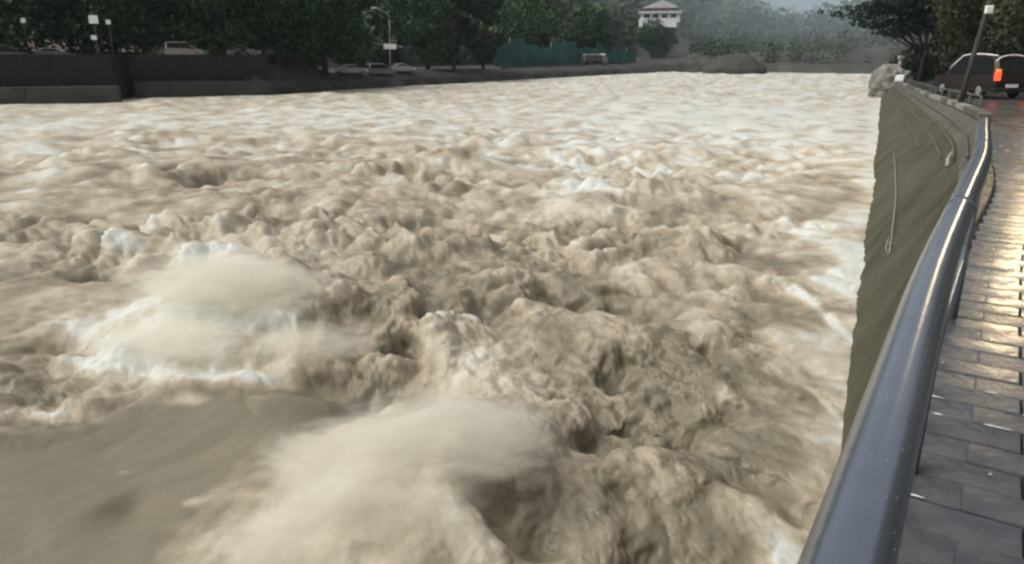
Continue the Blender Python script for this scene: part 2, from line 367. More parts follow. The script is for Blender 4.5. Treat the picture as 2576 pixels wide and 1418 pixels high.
    m = bpy.data.materials.new('muddy_flood_water'); m.use_nodes = True
    N = m.node_tree.nodes; L = m.node_tree.links; b = N['Principled BSDF']
    a = N.new('ShaderNodeAttribute'); a.attribute_name = 'foam_shade_sheen'
    rp = N.new('ShaderNodeValToRGB'); e = rp.color_ramp.elements
    e[0].position = 0.0; e[0].color = (0.184, 0.164, 0.115, 1); e[1].position = 1.0; e[1].color = (0.53, 0.54, 0.49, 1)  # neutral top tone also carries the painted sky sheen of the far water
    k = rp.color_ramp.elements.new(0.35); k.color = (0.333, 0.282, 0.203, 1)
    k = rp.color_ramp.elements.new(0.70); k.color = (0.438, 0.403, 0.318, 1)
    tcf = N.new('ShaderNodeTexCoord'); acc = a.outputs['Fac']
    for sc_, am_, ds_ in ((1.3, 0.45, 1.2), (5.0, 0.45, 0.8), (17.0, 0.35, 0.4)):
        nf = N.new('ShaderNodeTexNoise'); nf.inputs['Scale'].default_value = sc_; nf.inputs['Detail'].default_value = 4; nf.inputs['Distortion'].default_value = ds_
        L.new(tcf.outputs['Object'], nf.inputs['Vector'])
        sb = N.new('ShaderNodeMath'); sb.operation = 'SUBTRACT'; L.new(nf.outputs['Fac'], sb.inputs[0]); sb.inputs[1].default_value = 0.5
        # torn foam shows where there is foam at all; slick water stays even
        wt = N.new('ShaderNodeMapRange'); wt.inputs['From Max'].default_value = 0.5; wt.inputs['To Min'].default_value = 0.12*am_; wt.inputs['To Max'].default_value = am_
        L.new(a.outputs['Fac'], wt.inputs['Value'])
        ml = N.new('ShaderNodeMath'); ml.operation = 'MULTIPLY'; L.new(sb.outputs[0], ml.inputs[0]); L.new(wt.outputs[0], ml.inputs[1])
        ad = N.new('ShaderNodeMath'); ad.operation = 'ADD'; L.new(acc, ad.inputs[0]); L.new(ml.outputs[0], ad.inputs[1]); acc = ad.outputs[0]
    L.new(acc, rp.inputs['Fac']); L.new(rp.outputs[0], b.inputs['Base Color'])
    mr = N.new('ShaderNodeMapRange'); mr.inputs['To Min'].default_value = 0.34; mr.inputs['To Max'].default_value = 0.9
    L.new(a.outputs['Fac'], mr.inputs['Value']); L.new(mr.outputs[0], b.inputs['Roughness'])
    b.inputs['Subsurface Weight'].default_value = 0.12; b.inputs['Subsurface Radius'].default_value = (0.14, 0.11, 0.07); b.inputs['Subsurface Scale'].default_value = 1.0
    b.inputs['IOR'].default_value = 1.33; b.inputs['Specular IOR Level'].default_value = 0.35
    tc = N.new('ShaderNodeTexCoord'); nz = N.new('ShaderNodeTexNoise'); nz.inputs['Scale'].default_value = 7; nz.inputs['Detail'].default_value = 6
    L.new(tc.outputs['Object'], nz.inputs['Vector'])
    bp = N.new('ShaderNodeBump'); bp.inputs['Strength'].default_value = 0.25; bp.inputs['Distance'].default_value = 0.03
    L.new(nz.outputs['Fac'], bp.inputs['Height']); L.new(bp.outputs[0], b.inputs['Normal'])
    return tag(link('water', me, m), 'churning muddy brown flood water with cream foam filling the river', kind='structure')
build_water()

# ------------------------------------------------------------------ land
VAL_O = np.array((78.0, 215.0)); VAL_D = np.array((math.sin(math.radians(21.5)), math.cos(math.radians(21.5))))
def land_z(x, y):
    D = river_dist(x, y)
    right = x > waterline_x(y)-20
    right &= y < 190
    # low bank, then a street, then the hill
    s = y-0.55*x                                                # how far along the far-left bank
    terrace = 4.7-2.4*sstep(117, 126, s)
    zl = np.where(D < 0, -3.0, 0.0)
    flat_l = np.where(s < 117, np.where(D < 6.5, -1.8, terrace), 1.3+(terrace-1.3)*sstep(1.6, 5.0, D))
    flat_r = np.where(D < 5.5, -1.6, top_z(y)-0.30)
    flat = np.where(right, flat_r, flat_l)
    rel = ((x-VAL_O[0])*VAL_D[1]-(y-VAL_O[1])*VAL_D[0]); along = (x-VAL_O[0])*VAL_D[0]+(y-VAL_O[1])*VAL_D[1]
    gap = np.where(along > -20, sstep(0, 95, np.abs(rel)), 1.0)
    gap = 1-(1-gap)*sstep(-20, 30, along)
    start = np.where(right, 19.0, np.where((y > 205) & (x > 72), 9.0, 34.0))
    rise = np.clip(D-start, 0, None)*np.where(right, 0.80, 0.62)
    rise = 74*(1-np.exp(-rise/74))
    nz = perlin(x/55, y/55, 71)*14+perlin(x/20, y/20, 72)*4
    hill = (rise+nz*np.clip(rise/30, 0, 1))*gap+np.clip(2.0+0.02*along, 0, 9)*(1-gap)
    return np.where(D < 0, zl, flat+np.maximum(hill, 0))
gx = np.arange(-240, 431, 3.0); gy = np.arange(-75, 621, 3.0)
GX, GY = np.meshgrid(gx, gy, indexing='xy'); GZ = land_z(GX, GY)
ii = np.arange(GX.size).reshape(GX.shape)
me = mesh_np('hills', np.stack([GX, GY, GZ], -1).reshape(-1, 3), np.stack([ii[:-1, :-1], ii[:-1, 1:], ii[1:, 1:], ii[1:, :-1]], -1).reshape(-1, 4), smooth=True)
tag(link('hills', me, M['soil']), 'wooded valley sides and wet banks along the river', kind='structure')

# woods on the slopes: one mass of leaf clumps
def leaf_quads(P, size, flat=0.35):
    """one small bent quad of foliage for each point"""
    n = len(P)
    a = rng.normal(size=(n, 3)); a /= np.linalg.norm(a, axis=1)[:, None]
    b = rng.normal(size=(n, 3)); b -= a*(a*b).sum(1)[:, None]; b /= np.linalg.norm(b, axis=1)[:, None]
    s = (size*(0.6+0.8*rng.random(n)))[:, None] if np.isscalar(size) else (size*(0.6+0.8*rng.random(n)))[:, None]
    Vv = np.stack([P-a*s, P-b*s*0.55, P+a*s, P+b*s*0.55], 1).reshape(-1, 3)
    return Vv, np.arange(4*n).reshape(n, 4)
def woods():
    n = 8000
    az = np.radians(rng.uniform(-50, 50, n)); r = np.sqrt(rng.uniform(60**2, 520**2, n))
    x = r*np.sin(az); y = r*np.cos(az); D = river_dist(x, y)
    right = (x > waterline_x(y)-20) & (y < 190)
    keep = (D > np.where(right, 18, np.where((y > 196) & (x > 52), 4, 31))) & (x < 420) & (y < 600)
    keep &= ~((np.abs(np.arctan2(x, y)-math.atan2(51.6, 255)) < 0.034) & (r > 235) & (r < 285))
    x, y, r = x[keep], y[keep], r[keep]
    z = land_z(x, y)
    keep = rng.random(len(x)) < np.clip(150/r, 0.25, 1)
    x, y, z, r = x[keep], y[keep], z[keep], r[keep]
    R = rng.uniform(2.4, 5.0, len(x))*np.clip(r/170, 1, 1.5)
    R *= np.where((y > 196) & (x > 56) & (x < 130) & (river_dist(x, y) < 60), 0.42, 1.0); m_ = 110
    q = rng.normal(size=(len(x), m_, 3)); q /= np.linalg.norm(q, axis=2)[:, :, None]
    q *= (0.55+0.5*rng.random((len(x), m_)))[:, :, None]
    P = np.stack([x, y, z+R*1.0], -1)[:, None, :]+q*np.stack([R, R, R*1.25], -1)[:, None, :]
    V_, F_ = leaf_quads(P.reshape(-1, 3), np.repeat(R*0.21, m_))
    return link('woodland', mesh_np('woodland', V_, F_), M['forest'])
tag(woods(), 'dense wet woodland covering the hills behind both banks', 'woodland', kind='stuff')

# ------------------------------------------------------------------ trees one can tell apart
def tree_meshes(name, height, clumps, nleaf, leaf, trunk_r, base=0.28):
    V_, F_, off = [], [], 0
    tot = sum(c[3]*c[4]*c[5] for c in clumps)**1.0
    P = []
    for cx, cy, cz, rx, ry, rz in clumps:
        n = int(nleaf*(rx*ry*rz)/tot)
        q = rng.normal(size=(n, 3)); q /= np.linalg.norm(q, axis=1)[:, None]
        q *= (0.45+0.6*rng.random(n)**0.7)[:, None]
        P.append(np.array((cx, cy, cz))+q*np.array((rx, ry, rz)))
    Vq, Fq = leaf_quads(np.concatenate(P), leaf)
    crown = mesh_np(name+'_crown', Vq, Fq)
    mb = MB()
    mb.tube([(0, 0, -0.6), (0.05, 0.02, height*base), (0.15, -0.08, height*0.55), (0.1, 0.0, height*0.9)], [trunk_r*1.25, trunk_r, trunk_r*0.65, trunk_r*0.2], 8)
    for c in clumps:
        z0 = height*base*random.uniform(0.8, 1.5)
        mb.tube([(0.08, 0, z0), (c[0]*0.5, c[1]*0.5, (z0+c[2])*0.55), (c[0]*0.9, c[1]*0.9, c[2])], [trunk_r*0.45, trunk_r*0.28, trunk_r*0.1], 6)
    return mb.mesh(name+'_trunk'), crown
def round_clumps(h, r, n, low=0.35):
    out = []
    for k in range(n):
        a = 2*math.pi*k/n+random.uniform(-.4, .4); rr = r*random.uniform(0.35, 0.75)
        z = h*random.uniform(low, 0.9); s = r*random.uniform(0.42, 0.62)
        out.append((math.cos(a)*rr, math.sin(a)*rr, z, s, s, s*0.8))
    out.append((0, 0, h*0.86, r*0.6, r*0.6, r*0.5)); return out
KINDS = {
    'near': tree_meshes('near', 14, round_clumps(14, 5.2, 13, 0.34), 15000, 0.17, 0.34, 0.3),
    'broad': tree_meshes('broad', 13, round_clumps(13, 6.0, 11, 0.30), 6500, 0.34, 0.38),
    'dense': tree_meshes('dense', 15, round_clumps(15, 5.4, 14, 0.20), 8000, 0.34, 0.40, 0.16),
    'tall': tree_meshes('tall', 16, round_clumps(16, 4.0, 12, 0.20), 6000, 0.34, 0.32, 0.18),
    'bushy': tree_meshes('bushy', 9, round_clumps(9, 4.6, 12, 0.22), 5000, 0.30, 0.26, 0.2),
}
def place_tree(name, kind, x, y, label, sc=1.0, group=None, leaf='leaf', z=None):
    tm, cm = KINDS[kind]
    if z is None: z = float(land_z(np.array([x]), np.array([y]))[0])
    t = thing(name, label, 'tree', (x, y, z), random.uniform(0, 6.28), group); t.scale = (sc, sc, sc*random.uniform(0.95, 1.08))
    link('trunk', tm, M['bark'], t)
    c = bpy.data.objects.new('crown', cm); COL.objects.link(c); c.parent = t
    if not cm.materials: cm.materials.append(M['leaf'])
    if leaf != 'leaf': c.material_slots[0].link = 'OBJECT'; c.material_slots[0].material = M[leaf]
    return t
G = 'trees along the far street'
for kind, u, y, sc, lab, nm in [
    ('broad', -60, 96, 1.0, 'dark leafy tree at the picture edge above the high dark wall', 'broadleaf_tree'),
    ('broad', 110, 93, 0.95, 'dark tree whose leaves hang over the silver car on the terrace', 'broadleaf_tree'),
    ('dense', 290, 95, 1.0, 'dense dark tree on the terrace between the silver car and the cream van', 'broadleaf_tree'),
    ('broad', 430, 99, 1.0, 'dark spreading tree shading the white roofed cream van', 'broadleaf_tree'),
    ('dense', 560, 101, 1.0, 'dense dark tree just past the cream van on the terrace', 'broadleaf_tree'),
    ('dense', 700, 104, 1.05, 'very dark dense tree above the end of the high wall', 'broadleaf_tree'),
    ('dense', 815, 112, 1.1, 'tall black green tree whose crown overhangs the earth ramp', 'broadleaf_tree'),
    ('tall', 880, 126, 1.0, 'tall dark tree standing behind the white car near the lamp post', 'broadleaf_tree'),
    ('dense', 1075, 141, 0.9, 'dense dark tree a little past the double arm sign post', 'broadleaf_tree'),
    ('tall', 1140, 146, 1.05, 'tall dark tree with its foot behind the motor scooters', 'broadleaf_tree'),
    ('tall', 1215, 150, 0.95, 'slim dark tree beside the near end of the green netting', 'broadleaf_tree'),
    ('bushy', 20, 118, 1.3, 'bushy yellow green tree behind the far terrace cars', 'broadleaf_tree'),
    ('broad', 1000, 175, 1.2, 'hazy dark tree rising behind the double arm sign post', 'broadleaf_tree'),
    ('broad', 1330, 200, 1.1, 'hazy grey green tree rising above the green netting', 'broadleaf_tree'),
    ('broad', 1480, 215, 1.1, 'hazy brownish tree above the box truck', 'broadleaf_tree'),
    ('bushy', 1640, 250, 1.2, 'hazy bushy tree below the white hillside house', 'broadleaf_tree'),
]:
    p = at_depth(u, 136, y)
    place_tree(nm, kind, p.x, p.y, lab, sc, G)
Gr = 'trees behind the near bank'
for kind, x, y, sc, lab in [
    ('near', 36.0, 50, 1.0, 'dark tree behind the red brown van, nearest to the leaning pole'),
    ('near', 32.5, 42, 0.9, 'bushy dark tree at the picture edge past the leaning pole'),
    ('near', 38.5, 62, 1.0, 'dense dark tree behind the pale boulder'),
    ('near', 50, 82, 1.1, 'hazy dark tree up the slope behind the boulder'),
    ('near', 38.0, 56, 0.9, 'slim dark tree close behind the van beside its tail lamp'),
]:
    place_tree('roadside_tree', kind, x, y, lab, sc, Gr, 'leaf2')
# the tree that reaches out over the water
b = at_depth(2335, 60, 104); zt = 1.6
cl = [(-8.4, -.4, 6.1, 1.3, .45, .16), (-6.6, -.3, 5.8, 1.7, .8, .36), (-4.6, -.2, 5.3, 1.9, 1.1, .62), (-2.6, 0, 4.7, 2.0, 1.4, .85), (-3.4, .2, 6.6, 2.3, 1.3, .8), (-2.4, 0.2, 8.3, 2.3, 1.7, 1.0), (-1.0, 0.2, 5.2, 2.0, 1.6, 1.1), (0, 0, 9.5, 3.6, 3.0, 3.2), (-1.6, 0, 7.0, 2.4, 2, 1.3), (-3.6, -0.3, 6.5, 2.0, 1.2, 0.75), (-5.4, -0.4, 6.35, 1.6, 0.8, 0.42), (-6.9, -0.5, 6.5, 1.1, 0.5, 0.2), (1.5, 0.5, 6.0, 2.6, 2, 2.0), (-1.2, 0, 11, 3, 2.4, 2), (2, 0, 9, 3, 3, 3), (2.6, 0.2, 3.6, 1.8, 1.6, 1.6), (-3.0, 0, 9.9, 1.6, 1.2, 0.7)]
KINDS['reach'] = tree_meshes('reach', 11, cl, 30000, 0.17, 0.16, 0.2)
t = place_tree('overhanging_tree', 'reach', b.x, b.y, 'dark blue green tree with one long branch reaching out over the river', 1.0, None, 'bough', zt); t.rotation_euler.z = 0; t.scale = (1.62, 1.62, 1.42)

for x, y_, sc_, lab in [(57, 108, 0.85, 'dark bush under the overhanging tree behind the boulder'), (63, 104, 0.95, 'dark bushy tree between the overhanging tree and the van'), (54, 90, 0.75, 'low dark bush by the road past the guard rail')]:
    place_tree('roadside_bush', 'bushy', x, y_, lab, sc_, Gr, 'leaf2')
# ------------------------------------------------------------------ vehicles
def wheel(parent, x, y, r=0.33, w=0.2):
    me_ = MB().tube([(0, -w/2, 0), (0, -w/2+0.03, 0), (0, w/2-0.03, 0), (0, w/2, 0)], [r*0.9, r, r, r*0.9], 18).mesh('wheel')
    o = link('wheel', me_, M['rubber'], parent, (x, y, r))
    MB().tube([(0, -w/2-0.012, 0), (0, w/2+0.012, 0)], r*0.58, 12).build('rim', M['steel'], o)
def car(name, label, loc, rz, paint, shape='saloon', group=None, lit=False, sc=1.0, roof_paint=None, cat='car'):
    """front towards +x, 4.4 m long"""
    t = thing(name, label, cat, loc, rz, group); t.scale = (sc, sc, sc)
    if shape == 'saloon':
        lower = [(-2.15, .30), (-2.2, .62), (-2.1, .92), (-1.55, .98), (.85, .98), (1.9, .80), (2.2, .62), (2.2, .30)]
        cabin = [(-1.75, .97), (-1.05, 1.42), (.10, 1.44), (.95, .97)]
    else:
        lower = [(-2.2, .30), (-2.25, .70), (-2.2, 1.05), (1.2, 1.05), (1.95, .92), (2.25, .70), (2.25, .30)]
        cabin = [(-2.2, 1.04), (-2.02, 1.72), (-1.85, 1.80), (.25, 1.82), (1.35, 1.04)]
    w = 0.88
    body = MB().prism(lower, -w, w, 0.07, 0.12).build('body', paint, t)
    MB().prism(cabin, -w+0.08, w-0.08, 0.10, 0.16).build('cabin', roof_paint or paint, t)
    hz = cabin[-2][1]
    # windows, set proud of the cabin
    side = [(cabin[0][0]+0.3, 1.06), (cabin[1][0]+0.12, hz-0.14), (cabin[-2][0]-0.02, hz-0.14), (cabin[-1][0]-0.34, 1.06)]
    for s in (-1, 1):
        y0 = s*(w-0.085); y1 = s*(w-0.062)
        MB().prism(side, min(y0, y1), max(y0, y1)).build('side_window', M['glass'], t)
    a, b_ = cabin[-1], cabin[-2]
    def slab(p, q, f0, f1, half, name_):
        px, pz = p[0]+(q[0]-p[0])*f0, p[1]+(q[1]-p[1])*f0; qx, qz = p[0]+(q[0]-p[0])*f1, p[1]+(q[1]-p[1])*f1
        n = Vector((pz-qz, 0, qx-px)).normalized(); 
        if n.x*(p[0]-0) < 0: n = -n
        MB().prism([(px+n.x*.02, pz+n.z*.02), (qx+n.x*.02, qz+n.z*.02), (qx-n.x*.02, qz-n.z*.02), (px-n.x*.02, pz-n.z*.02)], -half, half).build(name_, M['glass'], t)
    slab(a, b_, 0.12, 0.9, w-0.24, 'windscreen'); slab(cabin[0], cabin[1], 0.14, 0.9, w-0.24, 'rear_window')
    for x in (-1.35, 1.38):
        for s in (-1, 1): wheel(t, x, s*(w-0.10))
    for s in (-1, 1):
        MB().box(2.10, 2.235, s*0.62-0.16, s*0.62+0.16, .60, .76, 0.03).build('headlight', M['head'], t)
        zl = (.66, .90) if shape == 'saloon' else (.78, 1.16)
        MB().box(-2.275, -2.15, s*0.70-0.13, s*0.70+0.13, *zl, 0.03).build('tail_light', M['tail'] if lit else M['darkred'], t)
    MB().box(-2.30, -2.24, -.27, .27, .48, .62, 0.01).build('number_plate', M['plate'], t)
    MB().box(-2.27, -2.10, -w+.06, w-.06, .30, .46, 0.04).build('bumper', M['rubber'], t)
    return t
u_dir = math.atan2(0.875, 0.485)
def ground_l(u, y, dz=0.0):
    p = at_depth(u, 136, y); return (p.x, p.y, float(land_z(np.array([p.x]), np.array([p.y]))[0])+dz)
GC = 'vehicles parked along the far street'
FS = math.radians(32)
car('parked_car', 'silver car parked on the high terrace nearest the picture edge', ground_l(20, 88), FS, M['silver'], 'van', GC, sc=1.0)
car('parked_car', 'pale grey car with a white roof under the second terrace tree', ground_l(135, 90), FS, M['silver'], 'saloon', GC, roof_paint=M['dull'])
car('parked_van', 'cream van with a white roof parked above the middle of the high wall', ground_l(462, 95), FS, M['cream'], 'van', GC, roof_paint=M['dull'], cat='van')
car('parked_car', 'small cream car parked close behind the cream van', ground_l(385, 93), FS, M['cream'], 'saloon', GC, roof_paint=M['dull'])
car('parked_car', 'grey car parked last on the terrace before the earth ramp', ground_l(610, 99), FS, M['silver'], 'saloon', GC)
car('parked_car', 'white car parked low beside the foot of the earth ramp', ground_l(882, 116), FS+0.1, M['dull'], 'saloon', GC)
car('parked_car', 'bluish silver van parked under the double arm sign post', ground_l(955, 121), FS, M['silver'], 'van', GC)
car('parked_car', 'white car parked behind the sign post, its nose past the pole', ground_l(1010, 127), FS, M['dull'], 'saloon', GC)

# the dark van on the near bank with its lamps lit
vx, vy = 28.2, 46.0
van = car('stopped_van', 'dark red brown van seen from behind with glowing tail lamps', (vx, vy, float(top_z(vy))), 1.62, M['darkred'], 'van', None, True, 1.28, cat='van')
MB().tube([(-2.08, -.80, 1.60), (-2.06, -.62, 1.76), (-2.03, -.3, 1.845), (-2.02, 0, 1.86), (-2.03, .3, 1.845), (-2.06, .62, 1.76), (-2.08, .80, 1.60)], 0.028, 8).build('painted_rear_highlight', M['white'], van)  # white tube, the highlight on the rear roof edge put in as colour
MB().tube([(-2.0, .70, 1.84), (-1.2, .74, 1.90), (-.3, .74, 1.91), (.35, .72, 1.84), (.85, .74, 1.50), (1.2, .76, 1.22)], 0.030, 8).build('painted_side_highlight', M['white'], van)  # same painted highlight, carried along the side of the roof
for s in (-1, 1): MB().box(-2.285, -2.16, s*0.70-0.10, s*0.70+0.10, 1.175, 1.27, 0.02).build('indicator', M['amber'], van)

# box truck by the netting
def truck(loc, rz):
    t = thing('box_truck', 'grey box truck with a white cab roof parked beyond the green netting', 'truck', loc, rz, GC)
    MB().box(-3.4, 1.2, -1.05, 1.05, 0.9, 2.5, 0.05).build('cargo_box', M['moss2'], t)
    MB().box(-3.42, 1.22, -1.07, 1.07, 2.503, 2.62, 0.03).build('roof_edge', M['white'], t)
    MB().prism([(1.35, .55), (1.35, 2.3), (2.3, 2.35), (2.95, 1.5), (3.05, .55)], -1.0, 1.0, 0.06, 0.1).build('cab', M['silver'], t)
    MB().box(1.5, 2.3, -.9, .9, 2.36, 2.75, 0.06).build('wind_deflector', M['white'], t)
    MB().prism([(2.36, 2.3), (2.95, 1.52), (2.99, 1.54), (2.40, 2.32)], -.8, .8).build('windscreen', M['glass'], t)
    MB().box(-3.3, 3.0, -.5, .5, .5, .88).build('chassis', M['rubber'], t)
    for x in (-2.2, 2.2):
        for s in (-1, 1): wheel(t, x, s*0.92, 0.42, 0.26)
    for s in (-1, 1): MB().box(2.98, 3.08, s*.7-.15, s*.7+.15, .75, 1.0, .03).build('headlight', M['white'], t)
truck(ground_l(1500, 198), FS-0.2)

def scooter(u, y, label):
    x, y_, z = ground_l(u, y)
    t = thing('motor_scooter', label, 'scooter', (x, y_, z), FS+1.0, 'motor scooters by the far street')
    for xx in (-.6, .62):
        MB().tube([(0, -.05, 0), (0, .05, 0)], 0.24, 14).build('wheel', M['rubber'], t, (xx, 0, .24))
    MB().prism([(-.75, .4), (-.8, .75), (-.1, .78), (.0, .42), (.35, .36), (.55, .95), (.66, .95), (.6, .3), (-.3, .26)], -.15, .15, .03, .05).build('body', M['silver'], t)
    MB().box(-.72, .0, -.13, .13, .79, .88, .03).build('seat', M['rubber'], t)
    MB().tube([(.52, -.32, 1.02), (.58, 0, .98), (.52, .32, 1.02)], .02, 6).build('handlebar', M['steel'], t)
    MB().box(.62, .70, -.12, .12, .72, .92, .03).build('windshield', M['white'], t)
scooter(1135, 139, 'silver motor scooter parked in front of the tall dark tree')
scooter(1168, 141, 'silver motor scooter parked next to the slim dark tree')

# ------------------------------------------------------------------ far street: walls, lamp post, netting, house
def wall_run(name, label, pts, thick, mtl, cat='wall', pitch=3.0, gap=0.03):
    """pts: (x, y, z0, z1) along the wall; panels between recessed joints"""
    t = thing(name, label, cat, (0, 0, 0))
    for (ax, ay, a0, a1), (bx, by, b0, b1) in zip(pts, pts[1:]):
        A = Vector((ax, ay, 0)); B = Vector((bx, by, 0)); L = (B-A).length; d = (B-A)/L; n = Vector((-d.y, d.x, 0))*thick
        k = max(1, round(L/pitch))
        for j in range(k):
            f0 = j/k+gap/L/2; f1 = (j+1)/k-gap/L/2
            out = n.normalized()*random.uniform(-.03, .03)
            P = A+(B-A)*f0+out; Q = A+(B-A)*f1+out
            z = lambda f, p, q: p+(q-p)*f
            lo = [(P.x, P.y, z(f0, a0, b0)), (Q.x, Q.y, z(f1, a0, b0)), (Q.x+n.x, Q.y+n.y, z(f1, a0, b0)), (P.x+n.x, P.y+n.y, z(f0, a0, b0))]
            hi = [(P.x, P.y, z(f0, a1, b1)), (Q.x, Q.y, z(f1, a1, b1)), (Q.x+n.x, Q.y+n.y, z(f1, a1, b1)), (P.x+n.x, P.y+n.y, z(f0, a1, b1))]
            m_ = MB(); vl = [m_.bm.verts.new(p) for p in lo]; vh = [m_.bm.verts.new(p) for p in hi]
            m_.bm.faces.new(vl[::-1]); m_.bm.faces.new(vh)
            for q in range(4): m_.bm.faces.new((vl[q], vl[(q+1) % 4], vh[(q+1) % 4], vh[q]))
            m_.build('panel', mtl, t)
    return t
wall_run('retaining_wall', 'high black wet retaining wall below the terrace trees', [(-118, 48.5, -1, 4.95), (-60, 77.0, -1, 4.95), (-44.0, 84.2, -1, 4.95), (-45.4, 91, -1, 4.95), (-31.5, 99.0, -1, 4.85)], 0.6, M['wall_dark'])
wall_run('wall_footing', 'low dark grey footing standing in the water under the high wall', [(-118, 46.2, -1, 1.7), (-54.4, 76.8, -1, 1.7), (-42.2, 81.4, -1, 1.7)], 1.8, M['wall_grey'], 'footing', 4.0)
wall_run('wall_footing', 'grey footing further along, past the step in the high wall', [(-44.0, 88.6, -1, 1.9), (-30.6, 96.6, -1, 1.7), (-25.0, 108, -1, 1.3), (-14, 128, -1, 1.2), (-3.6, 146, -1, 1.1), (9.0, 165.5, -1, 1.1), (28, 196, -1, 1.2)], 1.6, M['wall_grey'], 'footing', 4.0)
# earth ramp
mb = MB()
P0 = [(-33, 101, 1.0), (-25.5, 111, 1.0), (-30, 116, 2.3), (-39, 108, 2.3)]
rp = thing('earth_ramp', 'dark earth ramp running down from the end of the high wall', 'ramp', (-31, 106, 1.4))
m_ = MB()
pts = [(-3.4, -6.0, -.9), (5.2, 4.5, -.9), (4.2, 6.5, 0.9), (-1.5, 2.5, 3.6), (-5.0, -1.0, 3.9), (-6.5, 6.5, 3.2), (3.0, 9.5, .9), (-8, -1, -.9), (0, 10, -.9)]
for p in pts: m_.bm.verts.new(p)
bmesh.ops.convex_hull(m_.bm, input=list(m_.bm.verts)); bmesh.ops.subdivide_edges(m_.bm, edges=m_.bm.edges[:], cuts=3, use_grid_fill=True)
for v in m_.bm.verts: v.co += Vector((random.uniform(-.18, .18), random.uniform(-.18, .18), random.uniform(-.15, .15)))
m_.build('slope', M['soil'], rp)

lx, ly, lz = ground_l(980, 124)
lp = thing('street_lamp', 'grey street lamp with a curved arm beside the parked white cars', 'street lamp', (lx, ly, lz))
HL = 9.7
MB().tube([(0, 0, -.3), (0.05, 0, 3), (0.18, 0, 6.5), (0.22, 0, HL-1.6)], [.12, .11, .09, .08], 10).build('pole', M['steel'], lp)
MB().tube([(0.22, 0, HL-1.6), (0.18, 0, HL-1.0), (-.05, 0, HL-.55), (-.5, 0, HL-.3), (-1.6, 0, HL+.1)], [.08, .075, .07, .06, .05], 8).build('arm', M['steel'], lp)
MB().prism([(-2.6, .02), (-2.5, .16), (-1.9, .14), (-1.5, .05), (-1.6, -.04), (-2.4, -.08)], -.18, .18, .04, .07).build('lamp_head', M['white'], lp, (0.0, 0, HL+.22))
MB().box(-.2, .2, -.2, .2, -.1, .35, .03).build('base', M['pale'], lp)
sg = thing('direction_sign', 'white direction board clamped across the street lamp pole', 'sign', (lx+.15, ly-.16, lz+3.75))
MB().box(-.98, 1.0, -.05, .03, -.02, .80, .02).build('board', M['white'], sg)
MB().tube([(-2.6, 0.06, .95), (-1.9, .06, .72), (-.9, .06, .55)], [.05, .07, .08], 8).build('left_arm', M['steel'], sg)
MB().tube([(.6, 0.06, .5), (2.0, .06, .44)], .05, 8).build('right_arm', M['steel'], sg)
MB().box(1.3, 2.1, -.03, .03, .22, .50, .02).build('small_board', M['silver'], sg)
MB().box(.0, 1.2, -.03, .03, 1.1, 1.3, .02).build('upper_board', M['silver'], sg)

# green construction netting on a frame
A = at_depth(1245, 136, 172); B = at_depth(1600, 136, 228)
za = 1.9
gn = thing('netting_fence', 'tall teal green construction netting along the far street', 'netting', (A.x, A.y, za))
d = Vector((B.x-A.x, B.y-A.y, 0)); L = d.length; d.normalize(); ang = math.atan2(d.y, d.x); gn.rotation_euler.z = ang
k = 12
for j in range(k):
    x0 = L*j/k; x1 = L*(j+1)/k
    hgt = 5.6+0.9*math.sin(j*1.7)-0.15*j*0.4
    m_ = MB(); vs2 = []
    for a_ in range(7):
        for c_ in range(5):
            vs2.append(m_.bm.verts.new((x0+.06+(x1-x0-.12)*a_/6, .22*math.sin(a_/6*math.pi)*math.sin(c_*1.2+j)+random.uniform(-.04, .04), hgt*c_/4)))
    for a_ in range(6):
        for c_ in range(4): m_.bm.faces.new((vs2[a_*5+c_], vs2[(a_+1)*5+c_], vs2[(a_+1)*5+c_+1], vs2[a_*5+c_+1]))
    me_ = m_.mesh('net_panel'); o = link('net_panel', me_, M['net'], gn)
    sm = o.modifiers.new('thick', 'SOLIDIFY'); sm.thickness = 0.03
    MB().tube([(x0, .12, -.3), (x0, .12, hgt+.3)], .06, 6).build('post', M['steel'], gn)
for u, v, w_, h_, lab in [(1347, 150, 1.5, .8, 'small pale board fixed high on the green netting, the one nearest the slim tree'), (1475, 144, 2.0, 1.0, 'small pale board on the green netting above the truck'), (1508, 150, 1.2, .8, 'tiny pale board beside the one above the truck')]:
    f_ = (u-1245)/355; y = A.y+(B.y-A.y)*f_; p = at_depth(u, v, y-1.2)
    s_ = thing('notice_board', lab, 'sign', p, ang); MB().box(-w_/2, w_/2, -.04, .04, -h_/2, h_/2, .02).build('board', M['white'], s_)
    MB().tube([(0, .07, -p.z+1.2), (0, .07, h_/2)], .05, 6).build('post', M['steel'], s_)
wall_run('low_wall', 'low pinkish grey wall at the far end of the street', [(*ground_l(1545, 203)[:2], 0, 2.2), (*ground_l(1712, 236)[:2], 0, 2.5)], 0.5, M['pink'], pitch=4)
wall_run('low_wall', 'low pale wall below the green netting', [(*ground_l(1262, 156)[:2], 0, 2.6), (*ground_l(1500, 193)[:2], 0, 2.4)], 0.5, M['moss2'], pitch=4)

